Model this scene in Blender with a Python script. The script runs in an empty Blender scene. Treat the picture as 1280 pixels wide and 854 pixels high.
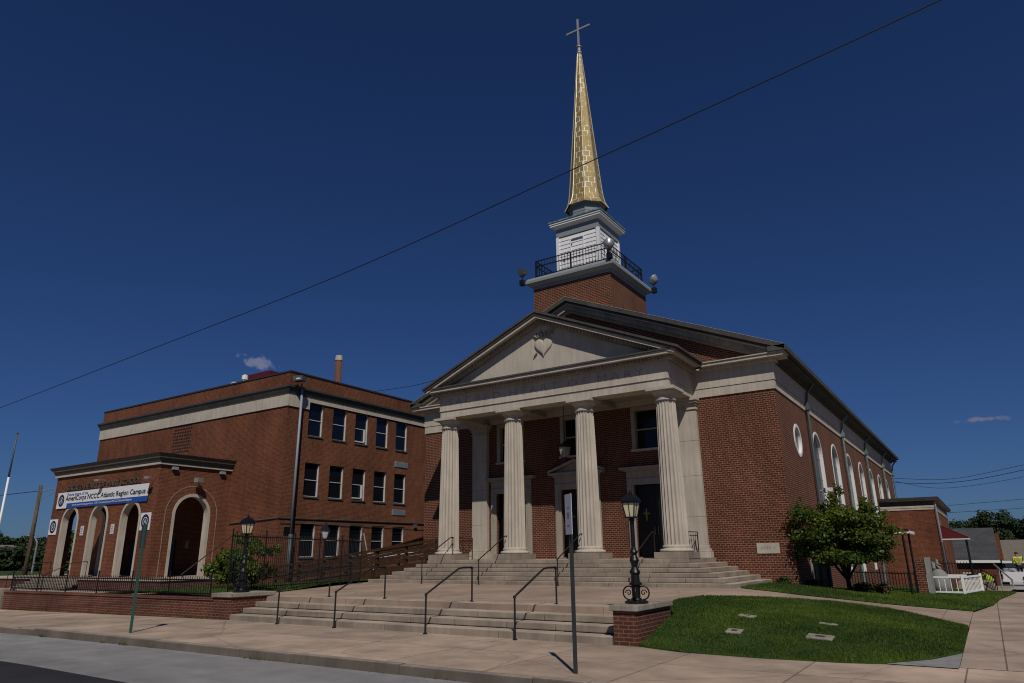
import bpy, bmesh, math, random
import numpy as np
from mathutils import Vector, Matrix
SC = bpy.context.scene
COL = SC.collection
R = math.radians
rnd = random.Random(7)

# ------------------------------------------------------------------ camera, sky, sun, exposure
cam_d = bpy.data.cameras.new('camera')
cam = bpy.data.objects.new('camera', cam_d)
COL.objects.link(cam)
SC.camera = cam
cam_d.sensor_width = 36.0
cam_d.lens = 24.272
cam_d.clip_start = 0.1
cam_d.clip_end = 6000
right = Vector((0.83391, 0.55179, -0.01112))
up = Vector((0.17133, -0.23966, 0.95562))
fwd = Vector((-0.52463, 0.79881, 0.29439))
rot = Matrix((right, up, -fwd)).transposed()
cam.matrix_world = Matrix.Translation((15.28, 0, 1.73)) @ rot.to_4x4()

SUN_DIR = Vector((0.420, -0.521, 0.743)).normalized()          # towards the sun
world = bpy.data.worlds.new('World')
SC.world = world
world.use_nodes = True
wn, wl = world.node_tree.nodes, world.node_tree.links
bg = wn['Background']
sky = wn.new('ShaderNodeTexSky')
sky.sky_type = 'NISHITA'
sky.sun_disc = False
sky.sun_elevation = math.asin(SUN_DIR.z)
sky.sun_rotation = math.atan2(SUN_DIR.x, SUN_DIR.y)
sky.altitude = 0
sky.air_density = 0.9
sky.dust_density = 0.4
sky.ozone_density = 4.0
deep = wn.new('ShaderNodeMix'); deep.data_type = 'RGBA'; deep.blend_type = 'MULTIPLY'      # the deep polarised blue of this sky
deep.inputs['Factor'].default_value = 1.0
deep.inputs['B'].default_value = (0.385, 0.60, 1.02, 1)
wl.new(sky.outputs[0], deep.inputs['A'])
wl.new(deep.outputs['Result'], bg.inputs['Color'])
bg.inputs['Strength'].default_value = 0.053

sun_d = bpy.data.lights.new('sun', 'SUN')
sun_d.energy = 4.9
sun_d.angle = R(0.5)
sun_d.color = (1.0, 0.93, 0.83)
sun = bpy.data.objects.new('sun', sun_d)
COL.objects.link(sun)
sun.rotation_euler = (-SUN_DIR).to_track_quat('-Z', 'Y').to_euler()

SC.view_settings.view_transform = 'Standard'
SC.view_settings.look = 'None'
SC.view_settings.gamma = 1
SC.view_settings.use_curve_mapping = False
SC.view_settings.exposure = -0.6
SC.cycles.filter_width = 1.1

# two small fair-weather clouds, fixed in the sky by direction
def sky_cloud(prev, d, a, b, col, seed):
    d = Vector(d).normalized(); r_ = d.cross(Vector((0,0,1))).normalized(); u_ = r_.cross(d)
    tc = wn.new('ShaderNodeTexCoord')
    def dot(v):
        m = wn.new('ShaderNodeVectorMath'); m.operation = 'DOT_PRODUCT'; m.inputs[1].default_value = v
        wl.new(tc.outputs['Generated'], m.inputs[0]); return m.outputs['Value']
    def mth(op, x, y=None):
        m = wn.new('ShaderNodeMath'); m.operation = op
        for i, q in enumerate((x, y)):
            if q is None: continue
            if isinstance(q, (int, float)): m.inputs[i].default_value = q
            else: wl.new(q, m.inputs[i])
        return m.outputs[0]
    nt = wn.new('ShaderNodeTexNoise'); nt.inputs['Scale'].default_value = 75; nt.inputs['Detail'].default_value = 5
    mp = wn.new('ShaderNodeMapping'); mp.inputs['Location'].default_value = (seed, 0, 0)
    wl.new(tc.outputs['Generated'], mp.inputs[0]); wl.new(mp.outputs[0], nt.inputs['Vector'])
    x = mth('DIVIDE', dot(r_), a); y = mth('DIVIDE', dot(u_), b)
    e = mth('SQRT', mth('ADD', mth('MULTIPLY', x, x), mth('MULTIPLY', y, y)))
    e = mth('ADD', e, mth('MULTIPLY', mth('SUBTRACT', nt.outputs[0], .5), 3.2))
    front = mth('GREATER_THAN', dot(d), 0.0)
    rp = wn.new('ShaderNodeValToRGB'); rp.color_ramp.elements[0].position = .45; rp.color_ramp.elements[0].color = (1,1,1,1)
    rp.color_ramp.elements[1].position = 1.0; rp.color_ramp.elements[1].color = (0,0,0,1)
    wl.new(e, rp.inputs[0])
    f = mth('MULTIPLY', mth('MULTIPLY', rp.outputs[0], front), .95)
    b2 = wn.new('ShaderNodeBackground'); b2.inputs['Color'].default_value = (*col, 1); b2.inputs['Strength'].default_value = 1
    ms = wn.new('ShaderNodeMixShader'); wl.new(f, ms.inputs[0]); wl.new(prev, ms.inputs[1]); wl.new(b2.outputs[0], ms.inputs[2])
    return ms.outputs[0]
shd = sky_cloud(bg.outputs[0], (-0.7857, 0.5645, 0.2529), .020, .0095, (.22, .25, .40), 3)
shd = sky_cloud(shd, (0.0231, 0.9888, 0.1473), .022, .004, (.21, .23, .33), 9)
wl.new(shd, wn['World Output'].inputs['Surface'])

# ------------------------------------------------------------------ helpers
class MB:
    """collects simple shapes in world coordinates; build() links them as ONE mesh object"""
    def __init__(s):
        s.v = []; s.f = []
    def add(s, vs, fs):
        n = len(s.v)
        s.v += [tuple(p) for p in vs]
        s.f += [tuple(i + n for i in f) for f in fs]
        return s
    def box(s, x0, x1, y0, y1, z0, z1):
        return s.add([(x0,y0,z0),(x1,y0,z0),(x1,y1,z0),(x0,y1,z0),(x0,y0,z1),(x1,y0,z1),(x1,y1,z1),(x0,y1,z1)],
                     [(0,3,2,1),(4,5,6,7),(0,1,5,4),(1,2,6,5),(2,3,7,6),(3,0,4,7)])
    def hexa(s, p8):
        return s.add(p8, [(0,3,2,1),(4,5,6,7),(0,1,5,4),(1,2,6,5),(2,3,7,6),(3,0,4,7)])
    def bbox(s, c, half, rotz=0, axis=None):
        """box rotated about its centre"""
        m = axis if axis is not None else Matrix.Rotation(rotz, 3, 'Z')
        ps = []
        for z in (-1, 1):
            for x, y in ((-1,-1),(1,-1),(1,1),(-1,1)):
                ps.append(Vector(c) + m @ Vector((x*half[0], y*half[1], z*half[2])))
        return s.hexa(ps)
    def quad(s, a, b, c, d):
        return s.add([a, b, c, d], [(0,1,2,3)])
    def prism(s, poly, a, b, axis='z'):
        """closed polygon (2D) extruded from a to b along an axis"""
        n = len(poly)
        def P(p, t):
            return {'z': (p[0], p[1], t), 'y': (p[0], t, p[1]), 'x': (t, p[0], p[1])}[axis]
        vs = [P(p, a) for p in poly] + [P(p, b) for p in poly]
        fs = [tuple(range(n))[::-1], tuple(range(n, 2*n))] + [(i, (i+1) % n, n + (i+1) % n, n + i) for i in range(n)]
        return s.add(vs, fs)
    def tube(s, path, r, n=8, cap=True):
        path = [Vector(p) for p in path]
        rs = r if isinstance(r, (list, tuple)) else [r]*len(path)
        vs = []; prev = None
        for i, p in enumerate(path):
            if i == 0: t = path[1] - p
            elif i == len(path)-1: t = p - path[i-1]
            else: t = (path[i+1]-p).normalized() + (p-path[i-1]).normalized()
            t.normalize()
            if prev is None:
                a = Vector((0,0,1)) if abs(t.z) < .9 else Vector((1,0,0))
                u = t.cross(a).normalized()
            else:
                u = (prev - t*prev.dot(t)).normalized()
            prev = u; w = t.cross(u)
            for k in range(n):
                an = 2*math.pi*k/n
                vs.append(p + (u*math.cos(an) + w*math.sin(an))*rs[i])
        fs = []
        for i in range(len(path)-1):
            for k in range(n):
                fs.append((i*n+k, i*n+(k+1) % n, (i+1)*n+(k+1) % n, (i+1)*n+k))
        if cap:
            fs.append(tuple(range(n))[::-1]); fs.append(tuple(range((len(path)-1)*n, len(path)*n)))
        return s.add(vs, fs)
    def lathe(s, c, prof, n=16, a0=0.0):
        """prof: list of (radius, z) relative to c"""
        vs = []; fs = []
        for r, z in prof:
            for k in range(n):
                an = a0 + 2*math.pi*k/n
                vs.append((c[0]+r*math.cos(an), c[1]+r*math.sin(an), c[2]+z))
        for i in range(len(prof)-1):
            for k in range(n):
                fs.append((i*n+k, i*n+(k+1) % n, (i+1)*n+(k+1) % n, (i+1)*n+k))
        fs.append(tuple(range(n))[::-1]); fs.append(tuple(range((len(prof)-1)*n, len(prof)*n)))
        return s.add(vs, fs)
    def sphere(s, c, r, n=10, m=7, sz=1.0):
        prof = [(max(.001, r*math.sin(math.pi*i/m)), -r*sz*math.cos(math.pi*i/m)) for i in range(m+1)]
        return s.lathe(c, prof, n)
    def build(s, name, mat, parent=None, origin=None, smooth=False, label=None, bevel=0.0, recalc=True):
        pw = WLOC.get(parent, Vector((0,0,0))) if parent else Vector((0,0,0))
        o3 = Vector(origin) if origin is not None else pw
        me = bpy.data.meshes.new(name)
        V = [(p[0]-o3.x, p[1]-o3.y, p[2]-o3.z) for p in s.v]
        me.from_pydata(V, [], s.f)
        if recalc or bevel:
            bm = bmesh.new(); bm.from_mesh(me)
            if recalc: bmesh.ops.recalc_face_normals(bm, faces=bm.faces)
            if bevel:
                es = [e for e in bm.edges if len(e.link_faces) == 2 and e.calc_face_angle(0) > .6]
                bmesh.ops.bevel(bm, geom=es, offset=bevel, segments=2, affect='EDGES', profile=.6)
            bm.to_mesh(me); bm.free()
        box_uv(me, o3)
        me.materials.append(mat)
        if smooth:
            me.polygons.foreach_set('use_smooth', [True]*len(me.polygons))
        ob = bpy.data.objects.new(name, me)
        COL.objects.link(ob)
        ob.location = o3 - pw
        if parent: ob.parent = parent
        WLOC[ob] = o3
        if label: ob['label'] = label
        return ob

WLOC = {}
def box_uv(me, o3):
    """metres on every face, so that bricks and joints keep their real size"""
    nl = len(me.loops)
    if nl == 0: return
    uv = me.uv_layers.new(name='UVMap')
    co = np.empty(len(me.vertices)*3); me.vertices.foreach_get('co', co); co = co.reshape(-1, 3) + np.array(o3)
    li = np.empty(nl, dtype=np.int32); me.loops.foreach_get('vertex_index', li)
    pn = np.empty(len(me.polygons)*3); me.polygons.foreach_get('normal', pn); pn = pn.reshape(-1, 3)
    lt = np.empty(len(me.polygons), dtype=np.int32); me.polygons.foreach_get('loop_total', lt)
    n = np.repeat(pn, lt, axis=0)
    p = co[li]
    flat = np.abs(n[:, 2]) > .72
    ex = np.abs(n[:, 0]) > np.abs(n[:, 1])
    u = np.where(flat, p[:, 0], np.where(ex, p[:, 1], p[:, 0]))
    v = np.where(flat, p[:, 1], p[:, 2])
    uv.data.foreach_set('uv', np.stack([u, v], 1).ravel())

def thing(name, label, cat, loc=(0,0,0), group=None):
    o = bpy.data.objects.new(name, None)
    COL.objects.link(o); o.location = loc
    o.empty_display_size = .2
    WLOC[o] = Vector(loc)
    return tag(o, label, cat, group)
def tag(o, label=None, cat=None, group=None, kind=None):
    if label: o['label'] = label
    if cat: o['category'] = cat
    if group: o['group'] = group
    if kind: o['kind'] = kind
    return o
def struct(o, kind='structure'):
    o['kind'] = kind
    return o
def copy_tree(o, loc=None, rotz=None, label=None, parent=None, scale=None):
    c = o.copy(); COL.objects.link(c)
    if loc is not None: c.location = loc
    if rotz is not None: c.rotation_euler = (0, 0, rotz)
    if scale is not None: c.scale = (scale,)*3
    if label: c['label'] = label
    if parent: c.parent = parent
    WLOC[c] = Vector(c.location) + (WLOC.get(parent, Vector()) if parent else Vector())
    for ch in list(o.children):
        copy_tree(ch, parent=c)
    return c

def text_mesh(s, sp=1.0, off=0.0):
    cu = bpy.data.curves.new('lettering', 'FONT')
    cu.body = s; cu.size = 1; cu.extrude = 0.5; cu.resolution_u = 3; cu.space_character = sp; cu.offset = off
    ob = bpy.data.objects.new('lettering', cu); COL.objects.link(ob)
    dg = bpy.context.evaluated_depsgraph_get()
    me = bpy.data.meshes.new_from_object(ob.evaluated_get(dg))
    vs = [tuple(v.co) for v in me.vertices]; fs = [tuple(p.vertices) for p in me.polygons]
    bpy.data.objects.remove(ob); bpy.data.curves.remove(cu); bpy.data.meshes.remove(me)
    return vs, fs
def lettering(name, s, o, ux, uz, width, mat, parent, height=None, depth=.01, label=None, sp=1.0, off=0.0):
    """text from point o along ux, upright along uz, fitted to a width; stands proud by depth"""
    vs, fs = text_mesh(s, sp, off)
    xs = [v[0] for v in vs]; ys = [v[1] for v in vs]
    x0, x1, y0, y1 = min(xs), max(xs), min(ys), max(ys)
    sx = width/(x1-x0); sy = (height/(y1-y0)) if height else sx
    ux = Vector(ux); uz = Vector(uz); nn = ux.cross(uz)
    mb = MB(); ps = []
    for v in vs:
        ps.append(Vector(o) + ux*((v[0]-x0)*sx) + uz*((v[1]-y0)*sy) + nn*((v[2]+.5)*depth))
    mb.add(ps, fs)
    return mb.build(name, mat, parent, recalc=False, label=label)

# ------------------------------------------------------------------ materials
def mat_base(name, rough=.8, spec=.3, metal=0.0):
    m = bpy.data.materials.new(name); m.use_nodes = True
    b = m.node_tree.nodes['Principled BSDF']
    b.inputs['Roughness'].default_value = rough
    b.inputs['Specular IOR Level'].default_value = spec
    b.inputs['Metallic'].default_value = metal
    return m, m.node_tree.nodes, m.node_tree.links, b
def noise(n, l, scale, detail=4, vec=None, rough=.55):
    t = n.new('ShaderNodeTexNoise'); t.inputs['Scale'].default_value = scale
    t.inputs['Detail'].default_value = detail; t.inputs['Roughness'].default_value = rough
    if vec is not None: l.new(vec, t.inputs['Vector'])
    return t
def ramp(n, l, fac, stops):
    r = n.new('ShaderNodeValToRGB')
    el = r.color_ramp.elements
    while len(el) < len(stops): el.new(.5)
    for e, (p, c) in zip(el, stops):
        e.position = p; e.color = (c, c, c, 1) if not hasattr(c, '__len__') else (*c, 1)
    l.new(fac, r.inputs[0])
    return r
def mix(n, l, a, b, fac, blend='MIX'):
    m = n.new('ShaderNodeMix'); m.data_type = 'RGBA'; m.blend_type = blend
    for sock, val in ((m.inputs['A'], a), (m.inputs['B'], b), (m.inputs['Factor'], fac)):
        if hasattr(val, 'is_linked') or hasattr(val, 'links'): l.new(val, sock)
        elif hasattr(val, '__len__'): sock.default_value = (*val, 1) if len(val) == 3 else val
        else: sock.default_value = val
    return m.outputs['Result']
def coords(n, l, scale=(1,1,1)):
    g = n.new('ShaderNodeNewGeometry')
    mp = n.new('ShaderNodeMapping'); mp.inputs['Scale'].default_value = scale
    l.new(g.outputs['Position'], mp.inputs['Vector'])
    return mp.outputs[0]
def bump(n, l, b, h, strength=.3, dist=.02):
    bp = n.new('ShaderNodeBump'); bp.inputs['Strength'].default_value = strength
    bp.inputs['Distance'].default_value = dist
    l.new(h, bp.inputs['Height']); l.new(bp.outputs[0], b.inputs['Normal'])
def hsv(c, k):
    return tuple(min(1, x*k) for x in c)

def brick(name, c1, c2, mortar, bw=.215, rh=.075, ms=.011, stain=.25, rough=.9, mort_smooth=.1):
    m, n, l, b = mat_base(name, rough, .2)
    uv = n.new('ShaderNodeUVMap')
    t = n.new('ShaderNodeTexBrick')
    t.inputs['Scale'].default_value = 1
    t.inputs['Brick Width'].default_value = bw; t.inputs['Row Height'].default_value = rh
    t.inputs['Mortar Size'].default_value = ms; t.inputs['Mortar Smooth'].default_value = mort_smooth
    t.inputs['Bias'].default_value = 0
    l.new(uv.outputs[0], t.inputs['Vector'])
    v = coords(n, l)
    n1 = noise(n, l, 9, 2, v)
    ca = mix(n, l, c1, hsv(c1, .72), ramp(n, l, n1.outputs[0], [(.35, 0), (.65, 1)]).outputs[0])
    t.inputs['Color1'].default_value = (*c1, 1); t.inputs['Color2'].default_value = (*c2, 1)
    l.new(ca, t.inputs['Color1'])
    t.inputs['Mortar'].default_value = (*mortar, 1)
    n2 = noise(n, l, .45, 6, coords(n, l, (1, 1, .6)), .65)
    s = ramp(n, l, n2.outputs[0], [(.32, 1-stain*1.15), (.68, 1+stain*.45)])
    c = mix(n, l, t.outputs['Color'], s.outputs[0], 1.0, 'MULTIPLY')
    n3 = noise(n, l, 2.3, 3, coords(n, l, (2.2, 2.2, .25)))
    s3 = ramp(n, l, n3.outputs[0], [(.42, .84), (.62, 1.05)])
    c = mix(n, l, c, s3.outputs[0], .6, 'MULTIPLY')
    l.new(c, b.inputs['Base Color'])
    inv = n.new('ShaderNodeMath'); inv.operation = 'SUBTRACT'; inv.inputs[0].default_value = 1
    l.new(t.outputs['Fac'], inv.inputs[1])
    bump(n, l, b, inv.outputs[0], .5, .006)
    return m
def stone(name, c, var=.2, scale=2.0, streak=.3, rough=.85, fine=40, bumpk=.15, twotone=None):
    m, n, l, b = mat_base(name, rough, .25)
    v = coords(n, l)
    n1 = noise(n, l, scale, 6, v)
    c1 = mix(n, l, hsv(c, 1-var), hsv(c, 1+var*.5), ramp(n, l, n1.outputs[0], [(.3, 0), (.7, 1)]).outputs[0])
    n2 = noise(n, l, 3.0, 4, coords(n, l, (2.5, 2.5, .22)))
    s = ramp(n, l, n2.outputs[0], [(.40, 1-streak), (.6, 1.02)])
    c2 = mix(n, l, c1, s.outputs[0], 1.0, 'MULTIPLY')
    n3 = noise(n, l, fine, 3, v)
    c3 = mix(n, l, c2, ramp(n, l, n3.outputs[0], [(.3, .88), (.7, 1.06)]).outputs[0], .7, 'MULTIPLY')
    if twotone:       # upward faces keep the paler tone, upright faces are multiplied darker
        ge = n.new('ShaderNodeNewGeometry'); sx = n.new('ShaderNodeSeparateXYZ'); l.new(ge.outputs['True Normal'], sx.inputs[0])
        wr = ramp(n, l, sx.outputs['Z'], [(.3, twotone[0]), (.8, twotone[1])])
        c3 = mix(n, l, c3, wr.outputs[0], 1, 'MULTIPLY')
    l.new(c3, b.inputs['Base Color'])
    bump(n, l, b, n3.outputs[0], bumpk, .01)
    return m
def paint(name, c, rough=.5, spec=.4, var=.08, scale=6, metal=0.0):
    m, n, l, b = mat_base(name, rough, spec, metal)
    n1 = noise(n, l, scale, 4, coords(n, l))
    l.new(mix(n, l, hsv(c, 1-var), hsv(c, 1+var), n1.outputs[0]), b.inputs['Base Color'])
    return m
def slabs(name, c, bw, rh, jc=.45, ms=.012, var=.16, off=0.0, stain=.3, fine=60):
    """concrete laid in bays with tooled joints"""
    m, n, l, b = mat_base(name, .9, .25)
    uv = n.new('ShaderNodeUVMap')
    t = n.new('ShaderNodeTexBrick'); t.offset = off
    t.inputs['Scale'].default_value = 1
    t.inputs['Brick Width'].default_value = bw; t.inputs['Row Height'].default_value = rh
    t.inputs['Mortar Size'].default_value = ms; t.inputs['Mortar Smooth'].default_value = .2
    t.inputs['Color1'].default_value = (*hsv(c, 1-var*.6), 1); t.inputs['Color2'].default_value = (*hsv(c, 1+var*.5), 1)
    t.inputs['Mortar'].default_value = (*hsv(c, jc), 1)
    l.new(uv.outputs[0], t.inputs['Vector'])
    v = coords(n, l)
    n2 = noise(n, l, .8, 6, v, .65)
    s = ramp(n, l, n2.outputs[0], [(.3, 1-stain), (.62, 1.05)])
    c2 = mix(n, l, t.outputs['Color'], s.outputs[0], 1, 'MULTIPLY')
    n3 = noise(n, l, fine, 3, v, .7)
    c3 = mix(n, l, c2, ramp(n, l, n3.outputs[0], [(.3, .82), (.7, 1.12)]).outputs[0], .8, 'MULTIPLY')
    vo = n.new('ShaderNodeTexVoronoi'); vo.feature = 'DISTANCE_TO_EDGE'; vo.inputs['Scale'].default_value = .32
    nv = noise(n, l, 2.5, 4, v); dv = mix(n, l, v, nv.outputs['Color'], .12)
    l.new(dv, vo.inputs['Vector'])
    cr = ramp(n, l, vo.outputs['Distance'], [(0, .62), (.006, 1)])
    c4 = mix(n, l, c3, cr.outputs[0], .8, 'MULTIPLY')
    gv = n.new('ShaderNodeTexVoronoi'); gv.inputs['Scale'].default_value = 2.6; gv.inputs['Randomness'].default_value = 1
    l.new(v, gv.inputs['Vector'])
    gs = ramp(n, l, gv.outputs['Distance'], [(.045, .55), (.075, 1)])
    c4 = mix(n, l, c4, gs.outputs[0], .55, 'MULTIPLY')
    n5 = noise(n, l, .25, 5, v, .7)
    c4 = mix(n, l, c4, ramp(n, l, n5.outputs[0], [(.35, (.86, .84, .80)), (.65, (1.05, 1.02, 1.0))]).outputs[0], .8, 'MULTIPLY')
    l.new(c4, b.inputs['Base Color'])
    bump(n, l, b, n3.outputs[0], .2, .006)
    return m
def asphalt(name, c):
    m, n, l, b = mat_base(name, .95, .15)
    v = coords(n, l)
    n1 = noise(n, l, 180, 2, v, .7); n2 = noise(n, l, 1.2, 5, v, .6)
    c1 = mix(n, l, hsv(c, .6), hsv(c, 1.45), ramp(n, l, n1.outputs[0], [(.35, 0), (.65, 1)]).outputs[0])
    c2 = mix(n, l, c1, ramp(n, l, n2.outputs[0], [(.3, .8), (.7, 1.15)]).outputs[0], 1, 'MULTIPLY')
    n3 = noise(n, l, .5, 4, coords(n, l, (.15, 1.6, 1)))
    c3 = mix(n, l, c2, ramp(n, l, n3.outputs[0], [(.35, .85), (.65, 1.08)]).outputs[0], 1, 'MULTIPLY')
    l.new(c3, b.inputs['Base Color'])
    bump(n, l, b, n1.outputs[0], .5, .008)
    return m
def leafy(name, c1, c2, rough=.55, trans=.25):
    m, n, l, b = mat_base(name, rough, .3)
    at = n.new('ShaderNodeAttribute'); at.attribute_name = 'tint'
    c = mix(n, l, c1, c2, at.outputs['Fac'])
    l.new(c, b.inputs['Base Color'])
    tr = n.new('ShaderNodeBsdfTranslucent'); l.new(c, tr.inputs['Color'])
    ms = n.new('ShaderNodeMixShader'); ms.inputs[0].default_value = trans
    l.new(b.outputs[0], ms.inputs[1]); l.new(tr.outputs[0], ms.inputs[2])
    l.new(ms.outputs[0], n['Material Output'].inputs['Surface'])
    return m
def glass(name, c=(.006, .008, .012), rough=.08, spec=.25):
    m, n, l, b = mat_base(name, rough, spec)
    n1 = noise(n, l, .7, 2, coords(n, l))
    l.new(mix(n, l, hsv(c, .6), hsv(c, 1.5), n1.outputs[0]), b.inputs['Base Color'])
    bump(n, l, b, n1.outputs[0], .03, .05)
    return m

M_ = {}
M_['brick_church'] = brick('church_brick', (.132, .034, .018), (.066, .017, .009), (.285, .18, .122), .205, .085, .0085, .2, mort_smooth=.02)
M_['brick_school'] = brick('school_brick', (.195, .059, .028), (.098, .028, .014), (.22, .12, .072), .205, .08, .0075, .28, mort_smooth=.02)
M_['brick_low'] = brick('low_wall_brick', (.145, .044, .028), (.095, .03, .02), (.20, .13, .095), .215, .075, .009, .4)
M_['limestone'] = stone('limestone', (.455, .405, .342), .14, 1.1, .11)
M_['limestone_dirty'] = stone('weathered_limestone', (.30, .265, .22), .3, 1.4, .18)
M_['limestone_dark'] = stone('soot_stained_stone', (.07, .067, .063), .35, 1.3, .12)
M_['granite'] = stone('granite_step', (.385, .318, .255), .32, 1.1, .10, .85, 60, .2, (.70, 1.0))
M_['letter_stone'] = stone('shaded_letter', (.31, .275, .23), .2, 6.0, .2)  # raised letters; the shade of carved strokes is put into this darker colour
M_['trim'] = stone('painted_trim', (.33, .29, .24), .1, 2, .12, .6)
M_['slate'] = stone('slate_roof', (.06, .062, .068), .3, 5, .2)
M_['cornice_metal'] = stone('grey_cornice_metal', (.082, .078, .072), .25, 1.2, .2, .55)
M_['coping_dark'] = paint('dark_coping', (.03, .028, .028), .6)
M_['white'] = paint('white_paint', (.72, .72, .70), .45, .4, .06)
M_['window_white'] = paint('window_white', (.50, .50, .50), .5, .4, .1)
M_['siding'] = paint('white_siding', (.70, .70, .71), .5, .4, .07, 3)
M_['blue_grey'] = paint('blue_grey_paint', (.21, .235, .255), .5, .4, .12)
M_['copper'] = stone('verdigris_metal', (.16, .24, .24), .3, 4, .4, .6)
M_['pipe_dark'] = paint('dark_pipe', (.07, .08, .085), .5)
M_['iron'] = paint('black_iron', (.006, .006, .007), .42, .35, .2, 20)
M_['iron_dull'] = paint('dull_iron', (.012, .011, .011), .6, .3, .2)
M_['glass'] = glass('dark_glass')
M_['glass_blue'] = glass('sky_glass', (.004, .006, .012), .06, .4)
M_['glass_church'] = glass('leaded_glass', (.028, .032, .038), .3, .3)
M_['door_dark'] = paint('dark_door', (.007, .006, .006), .4, .4, .2)
M_['door_blue'] = paint('blue_door', (.010, .018, .05), .45, .4, .1)
M_['brass'] = paint('brass', (.45, .32, .10), .35, .5, .1, 8, 1.0)
M_['lantern_glass'] = paint('cream_lantern_glass', (.62, .57, .36), .3, .4, .06)
M_['wood'] = stone('stained_timber', (.060, .028, .013), .35, 3, .35, .75)
M_['red_metal'] = paint('maroon_awning', (.095, .009, .012), .45, .4, .12, 2)
M_['steel'] = paint('grey_steel', (.22, .245, .285), .6, .5, .1, 5)
M_['galv'] = paint('galvanised', (.34, .35, .36), .4, .5, .1, 5, .5)
M_['green_post'] = paint('green_sign_post', (.028, .085, .065), .5, .4, .15)
M_['sign_back'] = paint('sign_back', (.03, .034, .034), .5)
M_['bronze'] = paint('bronze_letter', (.085, .07, .055), .5, .4, .15)
M_['sign_white'] = paint('sign_white', (.52, .53, .57), .5, .4, .04)
M_['banner_white'] = paint('banner_white', (.62, .63, .66), .6, .2, .04)
M_['banner_blue'] = paint('banner_blue', (.018, .075, .29), .6, .2, .04)
M_['ink'] = paint('black_ink', (.010, .010, .014), .6, .2, .1)
M_['navy'] = paint('navy_ink', (.012, .018, .05), .6, .2, .1)
M_['sidewalk'] = slabs('sidewalk_concrete', (.41, .32, .255), 2.1, 3.86, .45, .014, .22, 0, .42)
M_['sidewalk_side'] = slabs('side_pavement_concrete', (.375, .295, .238), 1.9, 2.2, .42, .014, .2, 0, .38)
M_['terrace'] = slabs('terrace_concrete', (.345, .262, .208), 2.0, 2.2, .6, .012, .16, 0, .35)
M_['curb'] = stone('curb_concrete', (.27, .225, .185), .4, 1.1, .08, twotone=(.55, 1.0))
M_['patch'] = stone('grey_concrete', (.25, .25, .245), .2, 3, .2)
M_['road'] = asphalt('worn_asphalt', (.21, .205, .21))
M_['road_dark'] = asphalt('dark_asphalt', (.028, .028, .032))
M_['soil'] = stone('soil', (.055, .040, .025), .3, 3, .2)
M_['turf'] = stone('turf', (.036, .066, .010), .35, 1.2, .2, .9, 30, .4)
M_['grass'] = leafy('grass_blade', (.034, .072, .006), (.110, .160, .016), .6, .3)
M_['leaf'] = leafy('leaf_green', (.024, .056, .007), (.135, .170, .018), .5, .4)
M_['leaf_dark'] = leafy('leaf_dark', (.014, .030, .009), (.045, .075, .018), .55, .25)
M_['leaf_far'] = leafy('leaf_far', (.012, .024, .008), (.034, .054, .016), .7, .15)
M_['leaf_brown'] = leafy('leaf_brown', (.060, .050, .018), (.10, .065, .03), .7, .2)
M_['bark'] = stone('bark', (.045, .034, .026), .35, 8, .3)
M_['pole_wood'] = stone('weathered_pole', (.13, .095, .068), .3, 3, .4)
M_['terrain'] = stone('terrain', (.035, .042, .018), .3, .05, .1)
M_['spire'] = None
# ------------------------------------------------------------------ wall builder
def Pw(plane, pos, inw, u, z, d):
    return (u, pos + inw*d, z) if plane == 'y' else (pos + inw*d, u, z)
class Hole:
    def __init__(s, uc, hw, zb, zs, kind='rect'):
        s.uc, s.hw, s.zb, s.zs, s.kind = uc, hw, zb, zs, kind
        s.u0, s.u1 = uc-hw, uc+hw
    def top(s, u):
        t = max(0.0, s.hw**2 - (u-s.uc)**2)**.5
        return s.zs if s.kind == 'rect' else s.zs + t
    def bot(s, u):
        t = max(0.0, s.hw**2 - (u-s.uc)**2)**.5
        return s.zs - t if s.kind == 'round' else s.zb
    def cuts(s):
        if s.kind == 'rect': return [s.u0, s.u1]
        return [s.uc - s.hw*math.cos(math.pi*i/20) for i in range(21)]
    def outline(s, n=20):
        if s.kind == 'rect': return [(s.u0, s.zb), (s.u0, s.zs), (s.u1, s.zs), (s.u1, s.zb)]
        if s.kind == 'round': return [(s.uc - s.hw*math.cos(2*math.pi*i/32), s.zs + s.hw*math.sin(2*math.pi*i/32)) for i in range(32)]
        return [(s.u0, s.zb)] + [(s.uc - s.hw*math.cos(math.pi*i/n), s.zs + s.hw*math.sin(math.pi*i/n)) for i in range(n+1)] + [(s.u1, s.zb)]
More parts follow.
